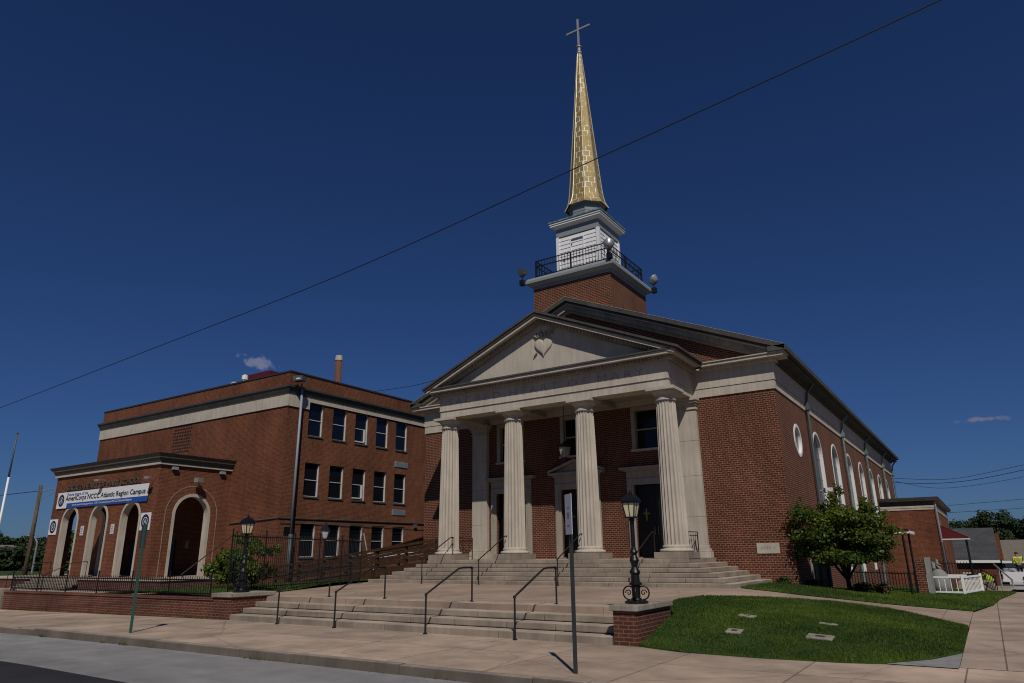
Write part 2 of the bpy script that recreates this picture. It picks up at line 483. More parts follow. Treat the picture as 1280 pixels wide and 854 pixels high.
def wall(mb, plane, pos, inw, u0, u1, z0, z1, holes, depth=.3, back=False):
    cuts = sorted(set([round(u0, 4), round(u1, 4)] + [round(c, 4) for h in holes for c in h.cuts() if u0 < c < u1]))
    for d in ([0, depth] if back else [0]):
        for a, b in zip(cuts, cuts[1:]):
            m = (a+b)/2
            hs = sorted([h for h in holes if h.u0 < m < h.u1], key=lambda h: h.bot(m))
            za, zb_ = z0, z0
            for h in hs:
                if h.bot(a) > za + 1e-4 or h.bot(b) > zb_ + 1e-4:
                    mb.quad(Pw(plane,pos,inw,a,za,d), Pw(plane,pos,inw,b,zb_,d), Pw(plane,pos,inw,b,h.bot(b),d), Pw(plane,pos,inw,a,h.bot(a),d))
                za, zb_ = h.top(a), h.top(b)
            mb.quad(Pw(plane,pos,inw,a,za,d), Pw(plane,pos,inw,b,zb_,d), Pw(plane,pos,inw,b,z1,d), Pw(plane,pos,inw,a,z1,d))
    for h in holes:
        o = h.outline()
        for p, q in zip(o, o[1:] + o[:1]):
            mb.quad(Pw(plane,pos,inw,*p,0), Pw(plane,pos,inw,*q,0), Pw(plane,pos,inw,*q,depth), Pw(plane,pos,inw,*p,depth))
def ring(mb, plane, pos, inw, hin, hout, d0, d1):
    """frame between two outlines, from depth d0 (proud is negative) to d1"""
    a, b = hin.outline(), hout.outline()
    n = len(a); closed = hin.kind == 'round'
    for i in range(n if closed else n-1):
        j = (i+1) % n
        mb.quad(Pw(plane,pos,inw,*a[i],d0), Pw(plane,pos,inw,*a[j],d0), Pw(plane,pos,inw,*b[j],d0), Pw(plane,pos,inw,*b[i],d0))
        mb.quad(Pw(plane,pos,inw,*a[i],d0), Pw(plane,pos,inw,*a[j],d0), Pw(plane,pos,inw,*a[j],d1), Pw(plane,pos,inw,*a[i],d1))
        mb.quad(Pw(plane,pos,inw,*b[i],d0), Pw(plane,pos,inw,*b[j],d0), Pw(plane,pos,inw,*b[j],d1), Pw(plane,pos,inw,*b[i],d1))
def fill(mb, plane, pos, inw, h, d):
    o = h.outline()
    mb.add([Pw(plane,pos,inw,*p,d) for p in o], [tuple(range(len(o)))])
def rake(mb, apex, slope, xa, xb, y0, y1, t0, t1):
    """sloping course of a gable: top surface t0 below the ridge line, bottom t1 below"""
    for s in (-1, 1):
        za, zb = apex - slope*xa, apex - slope*xb
        mb.hexa([(s*xa,y0,za-t1),(s*xb,y0,zb-t1),(s*xb,y1,zb-t1),(s*xa,y1,za-t1),
                 (s*xa,y0,za-t0),(s*xb,y0,zb-t0),(s*xb,y1,zb-t0),(s*xa,y1,za-t0)])

# ------------------------------------------------------------------ church
FY = 28.6            # facade plane
HWX = 9.15           # half width of the nave
BACK = 70.7
SL = .421
church = thing('church', 'red brick church with a white columned porch, side arched windows and a tall gold spire', 'church', (0, FY, .5))
DX = (-3.65, 0.0, 3.65)
holes = [Hole(x, .86, 1.5, 4.58) for x in DX] + [Hole(x, .66, 6.12, 7.86) for x in DX]
mb = MB()
wall(mb, 'y', FY, 1, -HWX, HWX, -1.5, 8.02, holes, .3)
AW = [36.3 + 4.85*k for k in range(7)]
side_holes = [Hole(31.9, .66, 0, 6.33, 'round')] + [Hole(y, 1.12, 3.0, 6.17, 'arch') for y in AW] + [Hole(32.9, 1.55, .2, 2.75)] + [Hole(y, .45, .55, 1.5) for y in (41.15, 46.0, 50.85)]
wall(mb, 'x', HWX, -1, FY, BACK, -3.5, 8.02, side_holes, .3)
wall(mb, 'x', -HWX, 1, FY, BACK, -3.5, 8.02, [Hole(y, 1.12, 3.0, 6.17, 'arch') for y in AW], .3)
wall(mb, 'y', BACK, -1, -HWX, HWX, -3.5, 8.02, [], .3)
# brick gable behind the porch
mb.add([(-9.0, FY+.012, 9.42), (9.0, FY+.012, 9.42), (0, FY+.012, 13.2)], [(0,1,2)])
mb.build('wall', M_['brick_church'], church, recalc=False)
# stone band, frieze and cornice round the nave
mb = MB()
E1 = .05
for (z0, z1, pr) in ((8.02, 8.36, .05), (8.39, 9.12, .075), (8.36, 8.39, .04)):
    mb.box(-HWX-pr, -5.80, FY-pr, FY+.4, z0, z1); mb.box(5.80, HWX+pr, FY-pr, FY+.4, z0, z1)
    for s in (-1, 1):
        xa, xb = sorted((s*(HWX+pr), s*(HWX-.3)))
        mb.box(xa, xb, FY+.4, BACK+.05, z0, z1)
mb.build('frieze', M_['limestone'], church)
for s in (-1, 1):
    mb = MB()
    xa, xb = sorted((s*9.35, s*5.80)); mb.box(xa, xb, 28.36, FY+.35, 9.12, 9.24)
    xa, xb = sorted((s*9.75, s*6.35)); mb.box(xa, xb, 28.12, FY+.35, 9.24, 9.37)
    xa, xb = sorted((s*9.80, s*6.35)); mb.box(xa, xb, 28.07, FY+.35, 9.37, 9.42)
    mb.build('cornice', M_['limestone'], church, bevel=.012)
    mb = MB()
    xa, xb = sorted((s*9.35, s*8.9)); mb.box(xa, xb, FY+.35, BACK+.15, 9.12, 9.24)
    xa, xb = sorted((s*9.72, s*8.9)); mb.box(xa, xb, FY+.35, BACK+.5, 9.24, 9.36)
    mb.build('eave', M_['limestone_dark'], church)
    mb = MB()
    xa, xb = sorted((s*9.90, s*9.2))
    mb.box(xa, xb, 28.02, BACK+.6, 9.425, 9.64)
    mb.build('gutter', M_['cornice_metal'], church)
mb = MB()
rake(mb, 13.80, SL, 0, 9.86, 28.02, FY+.3, 0.0, .20)
rake(mb, 13.80, SL, 0, 9.75, 28.12, FY+.3, .20, .30)
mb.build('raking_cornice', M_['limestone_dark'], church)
mb = MB()
rake(mb, 13.80, SL, 0, 9.86, 28.01, FY+.3, -.014, -.002)
mb.build('raking_cap', M_['limestone'], church)
mb = MB()
rake(mb, 13.80, SL, 0, 9.62, 28.16, FY+.3, .30, .345)
mb.build('raking_cornice', M_['limestone'], church)
mb = MB()
rake(mb, 13.80, SL, 0, 9.2, 28.30, FY+.3, .345, .58)
rake(mb, 13.80, SL, 0, 8.9, 28.42, FY+.3, .58, .72)
mb.build('raking_cornice', M_['limestone_dirty'], church)
mb = MB()
rake(mb, 13.78, SL, 0, 9.85, FY+.3, BACK+.6, -.02, .12)
mb.build('roof', M_['slate'], church)
mb = MB()
mb.add([(-9, BACK, 9.4), (9, BACK, 9.4), (0, BACK, 13.2)], [(0,1,2)])
mb.build('wall', M_['brick_church'], church)

# ---- porch
MB().box(-5.78, 5.78, FY-.04, FY+.3, 8.022, 8.42).build('wall_band', M_['limestone'], church)
mb = MB()
mb.box(-6.118, 6.118, 25.455, FY, 1.1, 1.503)
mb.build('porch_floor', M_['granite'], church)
# entablature
YA = 25.70
mb = MB()
X1 = 5.80
for (z0, z1, pr) in ((8.02, 8.36, .0), (8.36, 8.39, .045), (8.39, 9.10, .025)):
    mb.box(-X1-pr, X1+pr, YA-pr, YA+.78, z0, z1)
    for s in (-1, 1):
        xa, xb = sorted((s*(X1+pr), s*(X1-.78)))
        mb.box(xa, xb, YA+.78, FY-.002, z0, z1)
ent = mb.build('entablature', M_['limestone'], church, bevel=.006)
lettering('lettering', 'SACRED HEART OF MARY', (-5.3, YA-.026, 8.60), (1,0,0), (0,0,1), 10.1, M_['letter_stone'], ent, height=.32, depth=.004, sp=1.45, off=-.010)
mb = MB()
mb.box(-5.02, 5.02, YA+.78, FY, 8.30, 8.42)
for x in (-1.83, 1.83):
    mb.box(x-.3, x+.3, YA+.78, FY, 8.05, 8.30)
mb.build('porch_ceiling', M_['trim'], church)
# horizontal cornice with dentils
mb = MB()
mb.box(-6.05, 6.05, 25.46, 28.36, 9.10, 9.24)
k = -5.93
while k < 5.95:
    mb.box(k, k+.085, 25.40, 25.46, 9.125, 9.225); k += .165
for s in (-1, 1):
    y = 25.5
    while y < 28.2:
        xa, xb = sorted((s*6.05, s*6.14)); mb.box(xa, xb, y, y+.085, 9.125, 9.225); y += .165
mb.build('dentil_course', M_['limestone_dirty'], church)
mb = MB()
mb.box(-6.33, 6.33, 25.23, 28.12, 9.25, 9.39)
mb.build('cornice', M_['limestone'], church, bevel=.012)
mb = MB()
mb.box(-6.39, 6.39, 25.17, 28.12, 9.391, 9.46)
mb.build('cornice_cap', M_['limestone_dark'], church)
# pediment
AP = 12.25; PS = .425
mb = MB()
rake(mb, AP, PS, 0, 6.50, 25.08, 28.1, 0, .10)
rake(mb, AP, PS, 0, 6.42, 25.13, 28.1, .10, .20)
mb.build('raking_cornice', M_['limestone_dark'], church)
mb = MB()
rake(mb, AP, PS, 0, 6.30, 25.19, 28.1, .20, .335)
mb.build('raking_cornice', M_['limestone'], church)
mb = MB()
rake(mb, AP, PS, 0, 6.1, 25.46, 28.0, .335, .50)
for s in (-1, 1):
    x = .06
    while x < 5.7:
        z = AP - PS*x
        xa, xb = x, x+.085
        mb.hexa([(s*xa,25.40,AP-PS*xa-.485),(s*xb,25.40,AP-PS*xb-.485),(s*xb,25.46,AP-PS*xb-.485),(s*xa,25.46,AP-PS*xa-.485),
                 (s*xa,25.40,AP-PS*xa-.36),(s*xb,25.40,AP-PS*xb-.36),(s*xb,25.46,AP-PS*xb-.36),(s*xa,25.46,AP-PS*xa-.36)])
        x += .165
mb.build('dentil_course', M_['limestone_dirty'], church)
mb = MB()
mb.prism([(-5.4, 9.43), (5.4, 9.43), (0, AP-.49)], 25.72, 26.0, 'y')
ped = mb.build('pediment', M_['limestone'], church)
# heart with dagger, flame and wreath in relief
def heart_outline(n=40):
    o = []
    for i in range(n):
        t = 2*math.pi*i/n
        o.append((.5*math.sin(t)**3*1.0, (13*math.cos(t)-5*math.cos(2*t)-2*math.cos(3*t)-math.cos(4*t))/32.0))
    return o
mb = MB(); hc = (.10, 10.68); ho = heart_outline()
rings = [(1.0, 0.0), (1.0, .05), (.95, .085), (.84, .105), (.6, .118), (.3, .124)]
vs = []; fs = []
for k, (s_, d) in enumerate(rings):
    for x, z in ho:
        vs.append((hc[0]+x*s_*.93, 25.72-d*.8, hc[1]+z*s_*.95))
nn = len(ho)
for k in range(len(rings)-1):
    for i in range(nn):
        fs.append((k*nn+i, k*nn+(i+1) % nn, (k+1)*nn+(i+1) % nn, (k+1)*nn+i))
fs.append(tuple(range((len(rings)-1)*nn, len(rings)*nn)))
mb.add(vs, fs)
emb = mb.build('heart_emblem', M_['limestone'], ped, smooth=True)
mb = MB()
mb.tube([(hc[0]-.5, 25.66, hc[1]-.42), (hc[0]-.33, 25.66, hc[1]-.27)], .035, 6)
mb.build('dagger_tip', M_['limestone_dirty'], ped)
mb = MB()
mb.tube([(hc[0]+.25, 25.66, hc[1]+.42), (hc[0]+.60, 25.64, hc[1]+.80)], [.03, .045], 6)
mb.tube([(hc[0]+.28, 25.64, hc[1]+.66), (hc[0]+.54, 25.64, hc[1]+.50)], .03, 6)
mb.build('dagger_hilt', M_['limestone_dirty'], ped)
mb = MB()
for dx, hgt, t in ((-.22,.24,-.5), (-.06,.34,-.2), (.1,.26,.25), (-.32,.16,-.9)):
    mb.tube([(hc[0]+dx, 25.68, hc[1]+.42), (hc[0]+dx+t*.08, 25.66, hc[1]+.42+hgt*.6), (hc[0]+dx+t*.3, 25.68, hc[1]+.42+hgt)], [.06, .05, .008], 6)
mb.tube([(hc[0]-.36, 25.67, hc[1]+.48), (hc[0]-.12, 25.64, hc[1]+.58), (hc[0]+.16, 25.67, hc[1]+.50)], .04, 6)
mb.build('emblem_flame', M_['limestone_dirty'], ped, smooth=True)

# columns
def fluted(c, z0, z1, r0, r1, nf=20):
    mb = MB(); vs = []; fs = []
    NR = 10; per = 6; n = nf*per
    for i in range(NR+1):
        t = i/NR
        r = r0 + (r1-r0)*(t**1.5)
        for k in range(n):
            a = 2*math.pi*k/n
            ph = (k % per)/per
            dep = .055*r/r0 * math.sin(math.pi*ph)**.75 if ph > 0 else 0
            vs.append((c[0]+(r-dep)*math.cos(a), c[1]+(r-dep)*math.sin(a), z0+(z1-z0)*t))
    for i in range(NR):
        for k in range(n):
            fs.append((i*n+k, i*n+(k+1) % n, (i+1)*n+(k+1) % n, (i+1)*n+k))
    mb.add(vs, fs)
    return mb
CX = [-5.475, -1.825, 1.825, 5.475]; CYC = 26.08
c0 = (CX[0], CYC, 1.5)
col_ = fluted(c0, 2.0, 7.52, .475, .385).build('column', M_['limestone'], church, origin=c0)
mb = MB(); mb.box(c0[0]-.66, c0[0]+.66, CYC-.66, CYC+.66, 1.503, 1.74)
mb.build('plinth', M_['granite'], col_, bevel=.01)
mb = MB(); mb.lathe((c0[0], c0[1], 0), [(.60,1.742),(.635,1.775),(.635,1.815),(.60,1.85),(.52,1.86),(.51,1.90),(.53,1.93),(.50,1.985),(.478,2.0)], 40)
mb.build('base', M_['limestone'], col_, smooth=True)
mb = MB()
mb.lathe((c0[0], c0[1], 0), [(.385,7.50),(.43,7.52),(.43,7.555),(.395,7.565),(.39,7.70),(.42,7.71),(.42,7.735),(.44,7.75),(.52,7.83),(.545,7.88),(.545,7.895)], 40)
mb.box(c0[0]-.585, c0[0]+.585, CYC-.585, CYC+.585, 7.897, 8.018)
mb.build('capital', M_['limestone'], col_)
for x in CX[1:]:
    copy_tree(col_, loc=Vector((x, CYC, 1.5)) - WLOC[church], parent=church)
# pilasters against the facade
p0 = (-5.40, 28.42, 1.5)
mb = MB()
for za, zb in ((2.0, 3.1), (3.107, 4.75), (4.757, 6.2), (6.207, 7.52)): mb.box(p0[0]-.44, p0[0]+.44, 28.36, FY-.002, za, zb)
pil = mb.build('pilaster', M_['limestone'], church, origin=p0, bevel=.01)
mb = MB(); mb.box(p0[0]-.60, p0[0]+.60, 28.16, FY-.002, 1.503, 1.74)
mb.box(p0[0]-.55, p0[0]+.55, 28.24, FY-.002, 1.742, 1.86); mb.box(p0[0]-.48, p0[0]+.48, 28.31, FY-.002, 1.862, 1.998)
mb.build('base', M_['limestone'], pil, bevel=.02)
mb = MB(); mb.box(p0[0]-.48, p0[0]+.48, 28.31, FY-.002, 7.522, 7.565); mb.box(p0[0]-.45, p0[0]+.45, 28.35, FY-.002, 7.567, 7.70)
mb.box(p0[0]-.49, p0[0]+.49, 28.29, FY-.002, 7.702, 7.80); mb.box(p0[0]-.54, p0[0]+.54, 28.22, FY-.002, 7.802, 7.895); mb.box(p0[0]-.58, p0[0]+.58, 28.16, FY-.002, 7.897, 8.018)
mb.build('capital', M_['limestone'], pil, bevel=.01)
copy_tree(pil, loc=Vector((5.46, 28.42, 1.5)) - WLOC[church], parent=church)

# doors
for i, x in enumerate(DX):
    mb = MB()
    mb.box(x-.86, x-.01, FY+.22, FY+.28, 1.505, 4.58); mb.box(x+.01, x+.86, FY+.22, FY+.28, 1.505, 4.58)
    for s in (-1, 1):
        for z0, z1 in ((1.75, 2.6), (2.75, 3.5), (3.62, 4.4)):
            a, b = sorted((x+s*.12, x+s*.74)); mb.box(a, b, FY+.205, FY+.222, z0, z1)
    d = mb.build('door', M_['door_dark'], church, origin=(x, FY+.25, 1.5))
    mb = MB()
    mb.box(x+.40, x+.46, FY+.185, FY+.207, 3.05, 3.55); mb.box(x+.29, x+.57, FY+.183, FY+.206, 3.32, 3.38)
    mb.box(x-.46, x-.40, FY+.185, FY+.207, 3.05, 3.55); mb.box(x-.57, x-.29, FY+.183, FY+.206, 3.32, 3.38)
    mb.build('brass_cross', M_['brass'], d)
    mb = MB(); mb.tube([(x+.08, FY+.15, 2.45), (x+.08, FY+.15, 2.8)], .014, 6); mb.tube([(x-.08, FY+.15, 2.45), (x-.08, FY+.15, 2.8)], .014, 6)
    mb.build('handle', M_['brass'], d)
    mb = MB()
    mb.box(x-1.17, x-.85, FY-.07, FY+.02, 1.503, 4.86); mb.box(x+.85, x+1.17, FY-.07, FY+.02, 1.503, 4.86)
    mb.box(x-.85, x+.85, FY-.07, FY+.02, 4.56, 4.86)
    mb.box(x-1.13, x-.97, FY-.10, FY-.07, 1.503, 4.82); mb.box(x+.97, x+1.13, FY-.10, FY-.07, 1.503, 4.82); mb.box(x-.97, x+.97, FY-.10, FY-.07, 4.66, 4.82)
    mb.box(x-1.17, x+1.17, FY-.06, FY+.02, 4.862, 5.15)
    mb.box(x-1.25, x+1.25, FY-.16, FY+.02, 5.152, 5.22); mb.box(x-1.42, x+1.42, FY-.28, FY+.02, 5.222, 5.33)
    if i == 1:
        for s in (-1, 1):
            mb.hexa([(x,FY-.28,5.80),(x+s*1.42,FY-.28,5.33),(x+s*1.42,FY+.0,5.33),(x,FY+.0,5.80),(x,FY-.28,5.92),(x+s*1.45,FY-.28,5.42),(x+s*1.45,FY+.0,5.42),(x,FY+.0,5.92)])
        mb.prism([(x-1.3, 5.331), (x+1.3, 5.331), (x, 5.80)], FY-.06, FY-.01, 'y')
    mb.build('door_frame', M_['trim'], d, bevel=.008)
    mb = MB(); mb.box(x-.95, x+.95, FY-.32, FY+.2, 1.504, 1.56)
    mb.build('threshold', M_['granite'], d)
# upper porch windows
for x in DX:
    mb = MB(); h = Hole(x, .66, 6.12, 7.86)
    fill(mb, 'y', FY, 1, Hole(x, .6, 6.16, 7.83), .2)
    w = mb.build('window', M_['glass'], church, origin=(x, FY, 6.12), recalc=False)
    mb = MB()
    for a, b in ((x-.80, x-.62), (x+.62, x+.80)): mb.box(a, b, FY-.05, FY+.25, 6.10, 8.0)
    mb.box(x-.62, x+.62, FY-.05, FY+.25, 7.82, 8.0); mb.box(x-.05+.05-.62, x+.62, FY+.14, FY+.19, 6.95, 7.01)
    mb.build('frame', M_['trim'], w)
    mb = MB(); mb.box(x-.86, x+.86, FY-.10, FY+.25, 6.0, 6.098); mb.build('sill', M_['limestone'], w)
# side windows
def arched(plane, pos, inw, y, parent, far=False):
    h = Hole(y, 1.12, 3.0, 6.17, 'arch')
    mb = MB(); fill(mb, plane, pos, inw, Hole(y, .98, 3.05, 6.17, 'arch'), .13)
    w = mb.build('window', M_['glass_church'], parent, origin=(pos, y, 3.0), recalc=False)
    mb = MB(); ring(mb, plane, pos, inw, Hole(y, 1.0, 3.0, 6.17, 'arch'), Hole(y, 1.118, 3.0, 6.17, 'arch'), -.02, .29)
    mb.build('frame', M_['white'], w, recalc=False)
    mb = MB()
    for z in (4.0, 5.0, 6.0):
        a, b = sorted((pos+inw*.12, pos+inw*.17)); mb.box(a, b, y-1.0, y+1.0, z, z+.05)
    for dy in (-.31, .31):
        a, b = sorted((pos+inw*.125, pos+inw*.17)); mb.box(a, b, y+dy-.02, y+dy+.02, 3.0, 7.05)
    mb.build('muntins', M_['pipe_dark'], w)
    mb = MB(); a, b = sorted((pos-inw*.10, pos+inw*.28)); mb.box(a, b, y-1.22, y+1.22, 2.86, 2.998)
    mb.build('sill', M_['limestone'], w)
for y in AW:
    arched('x', HWX, -1, y, church)
    arched('x', -HWX, 1, y, church)
mb = MB(); fill(mb, 'x', HWX, -1, Hole(31.9, .6, 0, 6.33, 'round'), .10)
w = mb.build('round_window', M_['glass_church'], church, origin=(HWX, 31.9, 6.33), recalc=False)
mb = MB(); ring(mb, 'x', HWX, -1, Hole(31.9, .58, 0, 6.33, 'round'), Hole(31.9, .72, 0, 6.33, 'round'), -.03, .26)
mb.build('frame', M_['white'], w, recalc=False)
for y in (41.15, 46.0, 50.85):
    mb = MB(); fill(mb, 'x', HWX, -1, Hole(y, .42, .58, 1.47), .2)
    w = mb.build('cellar_window', M_['glass'], church, origin=(HWX, y, 1), recalc=False)
    mb = MB(); mb.box(HWX-.25, HWX+.02, y-.45, y+.45, 1.44, 1.53); mb.box(HWX-.25, HWX+.02, y-.45, y-.38, .55, 1.438); mb.box(HWX-.25, HWX+.02, y+.38, y+.45, .55, 1.438)
    mb.build('frame', M_['white'], w)
# side door
mb = MB(); mb.box(HWX-.28, HWX-.22, 31.4, 34.4, .2, 2.72)
for y0, y1 in ((31.55, 32.8), (33.0, 34.25)): mb.box(HWX-.222, HWX-.2, y0, y1, .5, 2.5)
sd = mb.build('side_door', M_['door_dark'], church, origin=(HWX, 32.9, .2))
mb = MB()
mb.box(HWX-.3, HWX+.05, 31.2, 31.36, .2, 2.9); mb.box(HWX-.3, HWX+.05, 34.44, 34.6, .2, 2.9); mb.box(HWX-.3, HWX+.05, 31.36, 34.44, 2.74, 2.9)
mb.build('frame', M_['trim'], sd)
# downspouts
for i, y in enumerate((34.36, 44.1, 53.6, 63.3, 70.5)):
    mb = MB()
    mb.tube([(HWX+.55, y, 9.3), (HWX+.2, y, 8.85), (HWX+.14, y, 8.3), (HWX+.12, y, -.5)], .065, 8)
    mb.box(HWX+.02, HWX+.26, y-.11, y+.11, 8.05, 8.3)
    mb.build('downspout', M_['pipe_dark'] if i == 0 else M_['copper'], church, smooth=False, origin=(HWX, y, 0))
mb = MB(); mb.box(7.77, 8.62, FY-.03, FY+.1, 1.645, 2.03)
cs = mb.build('cornerstone', M_['limestone'], church, bevel=.008)
lettering('lettering', 'IOM  I', (7.93, FY-.031, 1.80), (1,0,0), (0,0,1), .52, M_['limestone_dirty'], cs, height=.11, depth=.003)
# flood lamp on the long wall
for y, z in ((35.0, 4.35), (62.6, 5.2)):
    mb = MB(); mb.tube([(HWX, y, z), (HWX+.35, y-.1, z+.05)], .03, 6); mb.bbox((HWX+.45, y-.12, z+.02), (.16, .2, .10), .4)
    mb.build('wall_lamp', M_['sign_white'], church)

# ---- steeple
TC = (0.0, 30.9)
def sq(mb, h, z0, z1, h2=None):
    h2 = h if h2 is None else h2
    ps = [(TC[0]+sx*h, TC[1]+sy*h, z0) for sx, sy in ((-1,-1),(1,-1),(1,1),(-1,1))] + [(TC[0]+sx*h2, TC[1]+sy*h2, z1) for sx, sy in ((-1,-1),(1,-1),(1,1),(-1,1))]
    return mb.hexa(ps)
mb = MB(); sq(mb, 2.19, 9.0, 15.0)
mb.build('tower', M_['brick_church'], church)
mb = MB(); sq(mb, 2.205, 14.86, 15.02); sq(mb, 2.24, 15.02, 15.14, 2.46); sq(mb, 2.50, 15.14, 15.27); sq(mb, 2.50, 15.271, 15.42, 2.42)
balc = mb.build('balcony', M_['blue_grey'], church, bevel=.01)
RH = 2.08
rl = MB()
for s in (-1, 1):
    for z in (15.62, 16.18, 16.48):
        rl.box(TC[0]-RH, TC[0]+RH, TC[1]+s*RH-.022, TC[1]+s*RH+.022, z-.022, z+.022)
        rl.box(TC[0]+s*RH-.02, TC[0]+s*RH+.02, TC[1]-RH, TC[1]+RH, z-.02, z+.02)
    for k in range(0, 25):
        t = -RH + 2*RH*k/24
        r_ = .035 if k % 12 == 0 else .011
        rl.box(TC[0]+t-r_, TC[0]+t+r_, TC[1]+s*RH-r_, TC[1]+s*RH+r_, 15.42, 16.48)
        if 0 < k < 24: rl.box(TC[0]+s*RH-r_, TC[0]+s*RH+r_, TC[1]+t-r_, TC[1]+t+r_, 15.42, 16.48)
rl.build('railing', M_['iron'], balc)
BH = 1.22
mb = MB(); sq(mb, BH-.05, 15.4, 17.95)
nb = 11; z = 15.45
for k in range(nb):
    za, zb = z + k*.222, z + (k+1)*.222 - .012
    sq(mb, BH+.016, za, zb+.004, BH-.008)
belf = mb.build('belfry', M_['siding'], church, recalc=True)
for sx in (-1, 1):
    for sy in (-1, 1):
        MB().bbox((TC[0]+sx*(BH-.03), TC[1]+sy*(BH-.03), 16.68), (.085, .085, 1.25)).build('corner_trim', M_['siding'], belf)
for t in (-.42, .35):
    MB().box(TC[0]+t-.03, TC[0]+t+.03, TC[1]-BH-.035, TC[1]-BH, 15.45, 17.7).build('batten', M_['siding'], belf)
    MB().box(TC[0]+BH, TC[0]+BH+.035, TC[1]+t-.03, TC[1]+t+.03, 15.45, 17.7).build('batten', M_['siding'], belf)
mb = MB(); mb.box(TC[0]-.40, TC[0]+.32, TC[1]-BH-.03, TC[1]-BH, 17.55, 17.62)
for x, z in ((-.85, 16.55), (-.6, 16.9), (-.36, 17.35)): mb.box(TC[0]+x-.03, TC[0]+x+.03, TC[1]-BH-.032, TC[1]-BH, z-.05, z+.05)
mb.build('hinge', M_['pipe_dark'], belf)
mb = MB(); sq(mb, BH+.04, 17.93, 18.42)
mb.build('belfry_frieze', M_['blue_grey'], church)
mb = MB(); sq(mb, 1.30, 18.40, 18.52, 1.46); sq(mb, 1.50, 18.52, 18.62); sq(mb, 1.54, 18.622, 18.72)
mb.build('belfry_cornice', M_['siding'], church, bevel=.01)
mb = MB(); sq(mb, 1.58, 18.722, 18.80); sq(mb, 1.54, 18.80, 19.02, 1.02)
mb.build('belfry_roof', M_['copper'], church)
a8 = math.pi/8
mb = MB(); mb.lathe((TC[0], TC[1], 0), [(1.02,18.95),(1.02,19.08),(.98,19.10),(.98,19.30),(1.0,19.32),(.96,19.33),(.96,19.52),(.99,19.54),(.95,19.55),(.95,19.80),(1.05,19.84),(1.05,19.93)], 8, a8)
mb.build('spire_drum', M_['blue_grey'], church)
# spire: eight shingled faces with metal hips
SPROF = [(1.20,19.78),(1.12,19.92),(1.02,20.15),(.945,20.5),(.885,21.0),(.835,21.6),(.70,23.2),(.55,25.0),(.40,26.8),(.25,28.6),(.12,30.1)]
m, n, l, b = mat_base('gilded_shingles', .42, .5, .35)
uvn = n.new('ShaderNodeUVMap'); t = n.new('ShaderNodeTexBrick'); t.offset = .5
t.inputs['Scale'].default_value = 1; t.inputs['Brick Width'].default_value = .36; t.inputs['Row Height'].default_value = .34
t.inputs['Mortar Size'].default_value = .019; t.inputs['Mortar Smooth'].default_value = .3; t.inputs['Bias'].default_value = -.3
t.inputs['Color1'].default_value = (.345, .25, .095, 1); t.inputs['Color2'].default_value = (.285, .21, .08, 1); t.inputs['Mortar'].default_value = (.36, .28, .13, 1)
l.new(uvn.outputs[0], t.inputs['Vector'])
nz = noise(n, l, 1.6, 3, coords(n, l)); nz2 = noise(n, l, 14, 3, coords(n, l))
wm = ramp(n, l, nz.outputs[0], [(.46, (.42,.33,.15)), (.58, (.80,.79,.72))])  # white glare on some seams is painted into the seam colour
l.new(wm.outputs[0], t.inputs['Mortar'])
cc = mix(n, l, t.outputs['Color'], ramp(n, l, nz2.outputs[0], [(.3, .8), (.7, 1.12)]).outputs[0], 1, 'MULTIPLY')
l.new(cc, b.inputs['Base Color'])
bump(n, l, b, t.outputs['Fac'], .4, .015)
M_['spire'] = m
sp = MB(); uvs = []
vs = []; fs = []
for i in range(len(SPROF)-1):
    for k in range(8):
        (r0, z0), (r1, z1) = SPROF[i], SPROF[i+1]
        a, c_ = a8 + k*math.pi/4, a8 + (k+1)*math.pi/4
        q = len(vs)
        vs += [(TC[0]+r0*math.cos(a), TC[1]+r0*math.sin(a), z0), (TC[0]+r0*math.cos(c_), TC[1]+r0*math.sin(c_), z0),
               (TC[0]+r1*math.cos(c_), TC[1]+r1*math.sin(c_), z1), (TC[0]+r1*math.cos(a), TC[1]+r1*math.sin(a), z1)]
        fs.append((q, q+1, q+2, q+3))
        w0, w1 = r0*math.sin(a8), r1*math.sin(a8)
        o_ = .2 + k*.13
        uvs += [(-w0+o_, z0), (w0+o_, z0), (w1+o_, z1), (-w1+o_, z1)]
sp.add(vs, fs)
spo = sp.build('spire', M_['spire'], church, recalc=False)
for lp in spo.data.loops:
    spo.data.uv_layers[0].data[lp.index].uv = uvs[lp.vertex_index]
mb = MB()
for k in range(8):
    a = a8 + k*math.pi/4
    mb.tube([(TC[0]+(r+.004)*math.cos(a), TC[1]+(r+.004)*math.sin(a), z) for r, z in SPROF], [.032 - .016*i/10 for i in range(11)], 6)
mb.build('spire_hip', paint('spire_hip_metal', (.52, .47, .34), .4, .5, .1, 4, .3), spo)
mb = MB(); mb.lathe((TC[0], TC[1], 0), [(.12,30.05),(.16,30.12),(.16,30.2),(.10,30.24),(.11,30.3),(.11,30.52),(.17,30.56),(.17,30.62),(.05,30.66)], 12)
mb.build('spire_finial', M_['galv'], church)
mb = MB(); mb.box(-.055, .055, TC[1]-.045, TC[1]+.045, 30.6, 32.62); mb.box(-.78, .78, TC[1]-.046, TC[1]+.046, 31.79, 31.90)
mb.build('cross', M_['steel'], church)
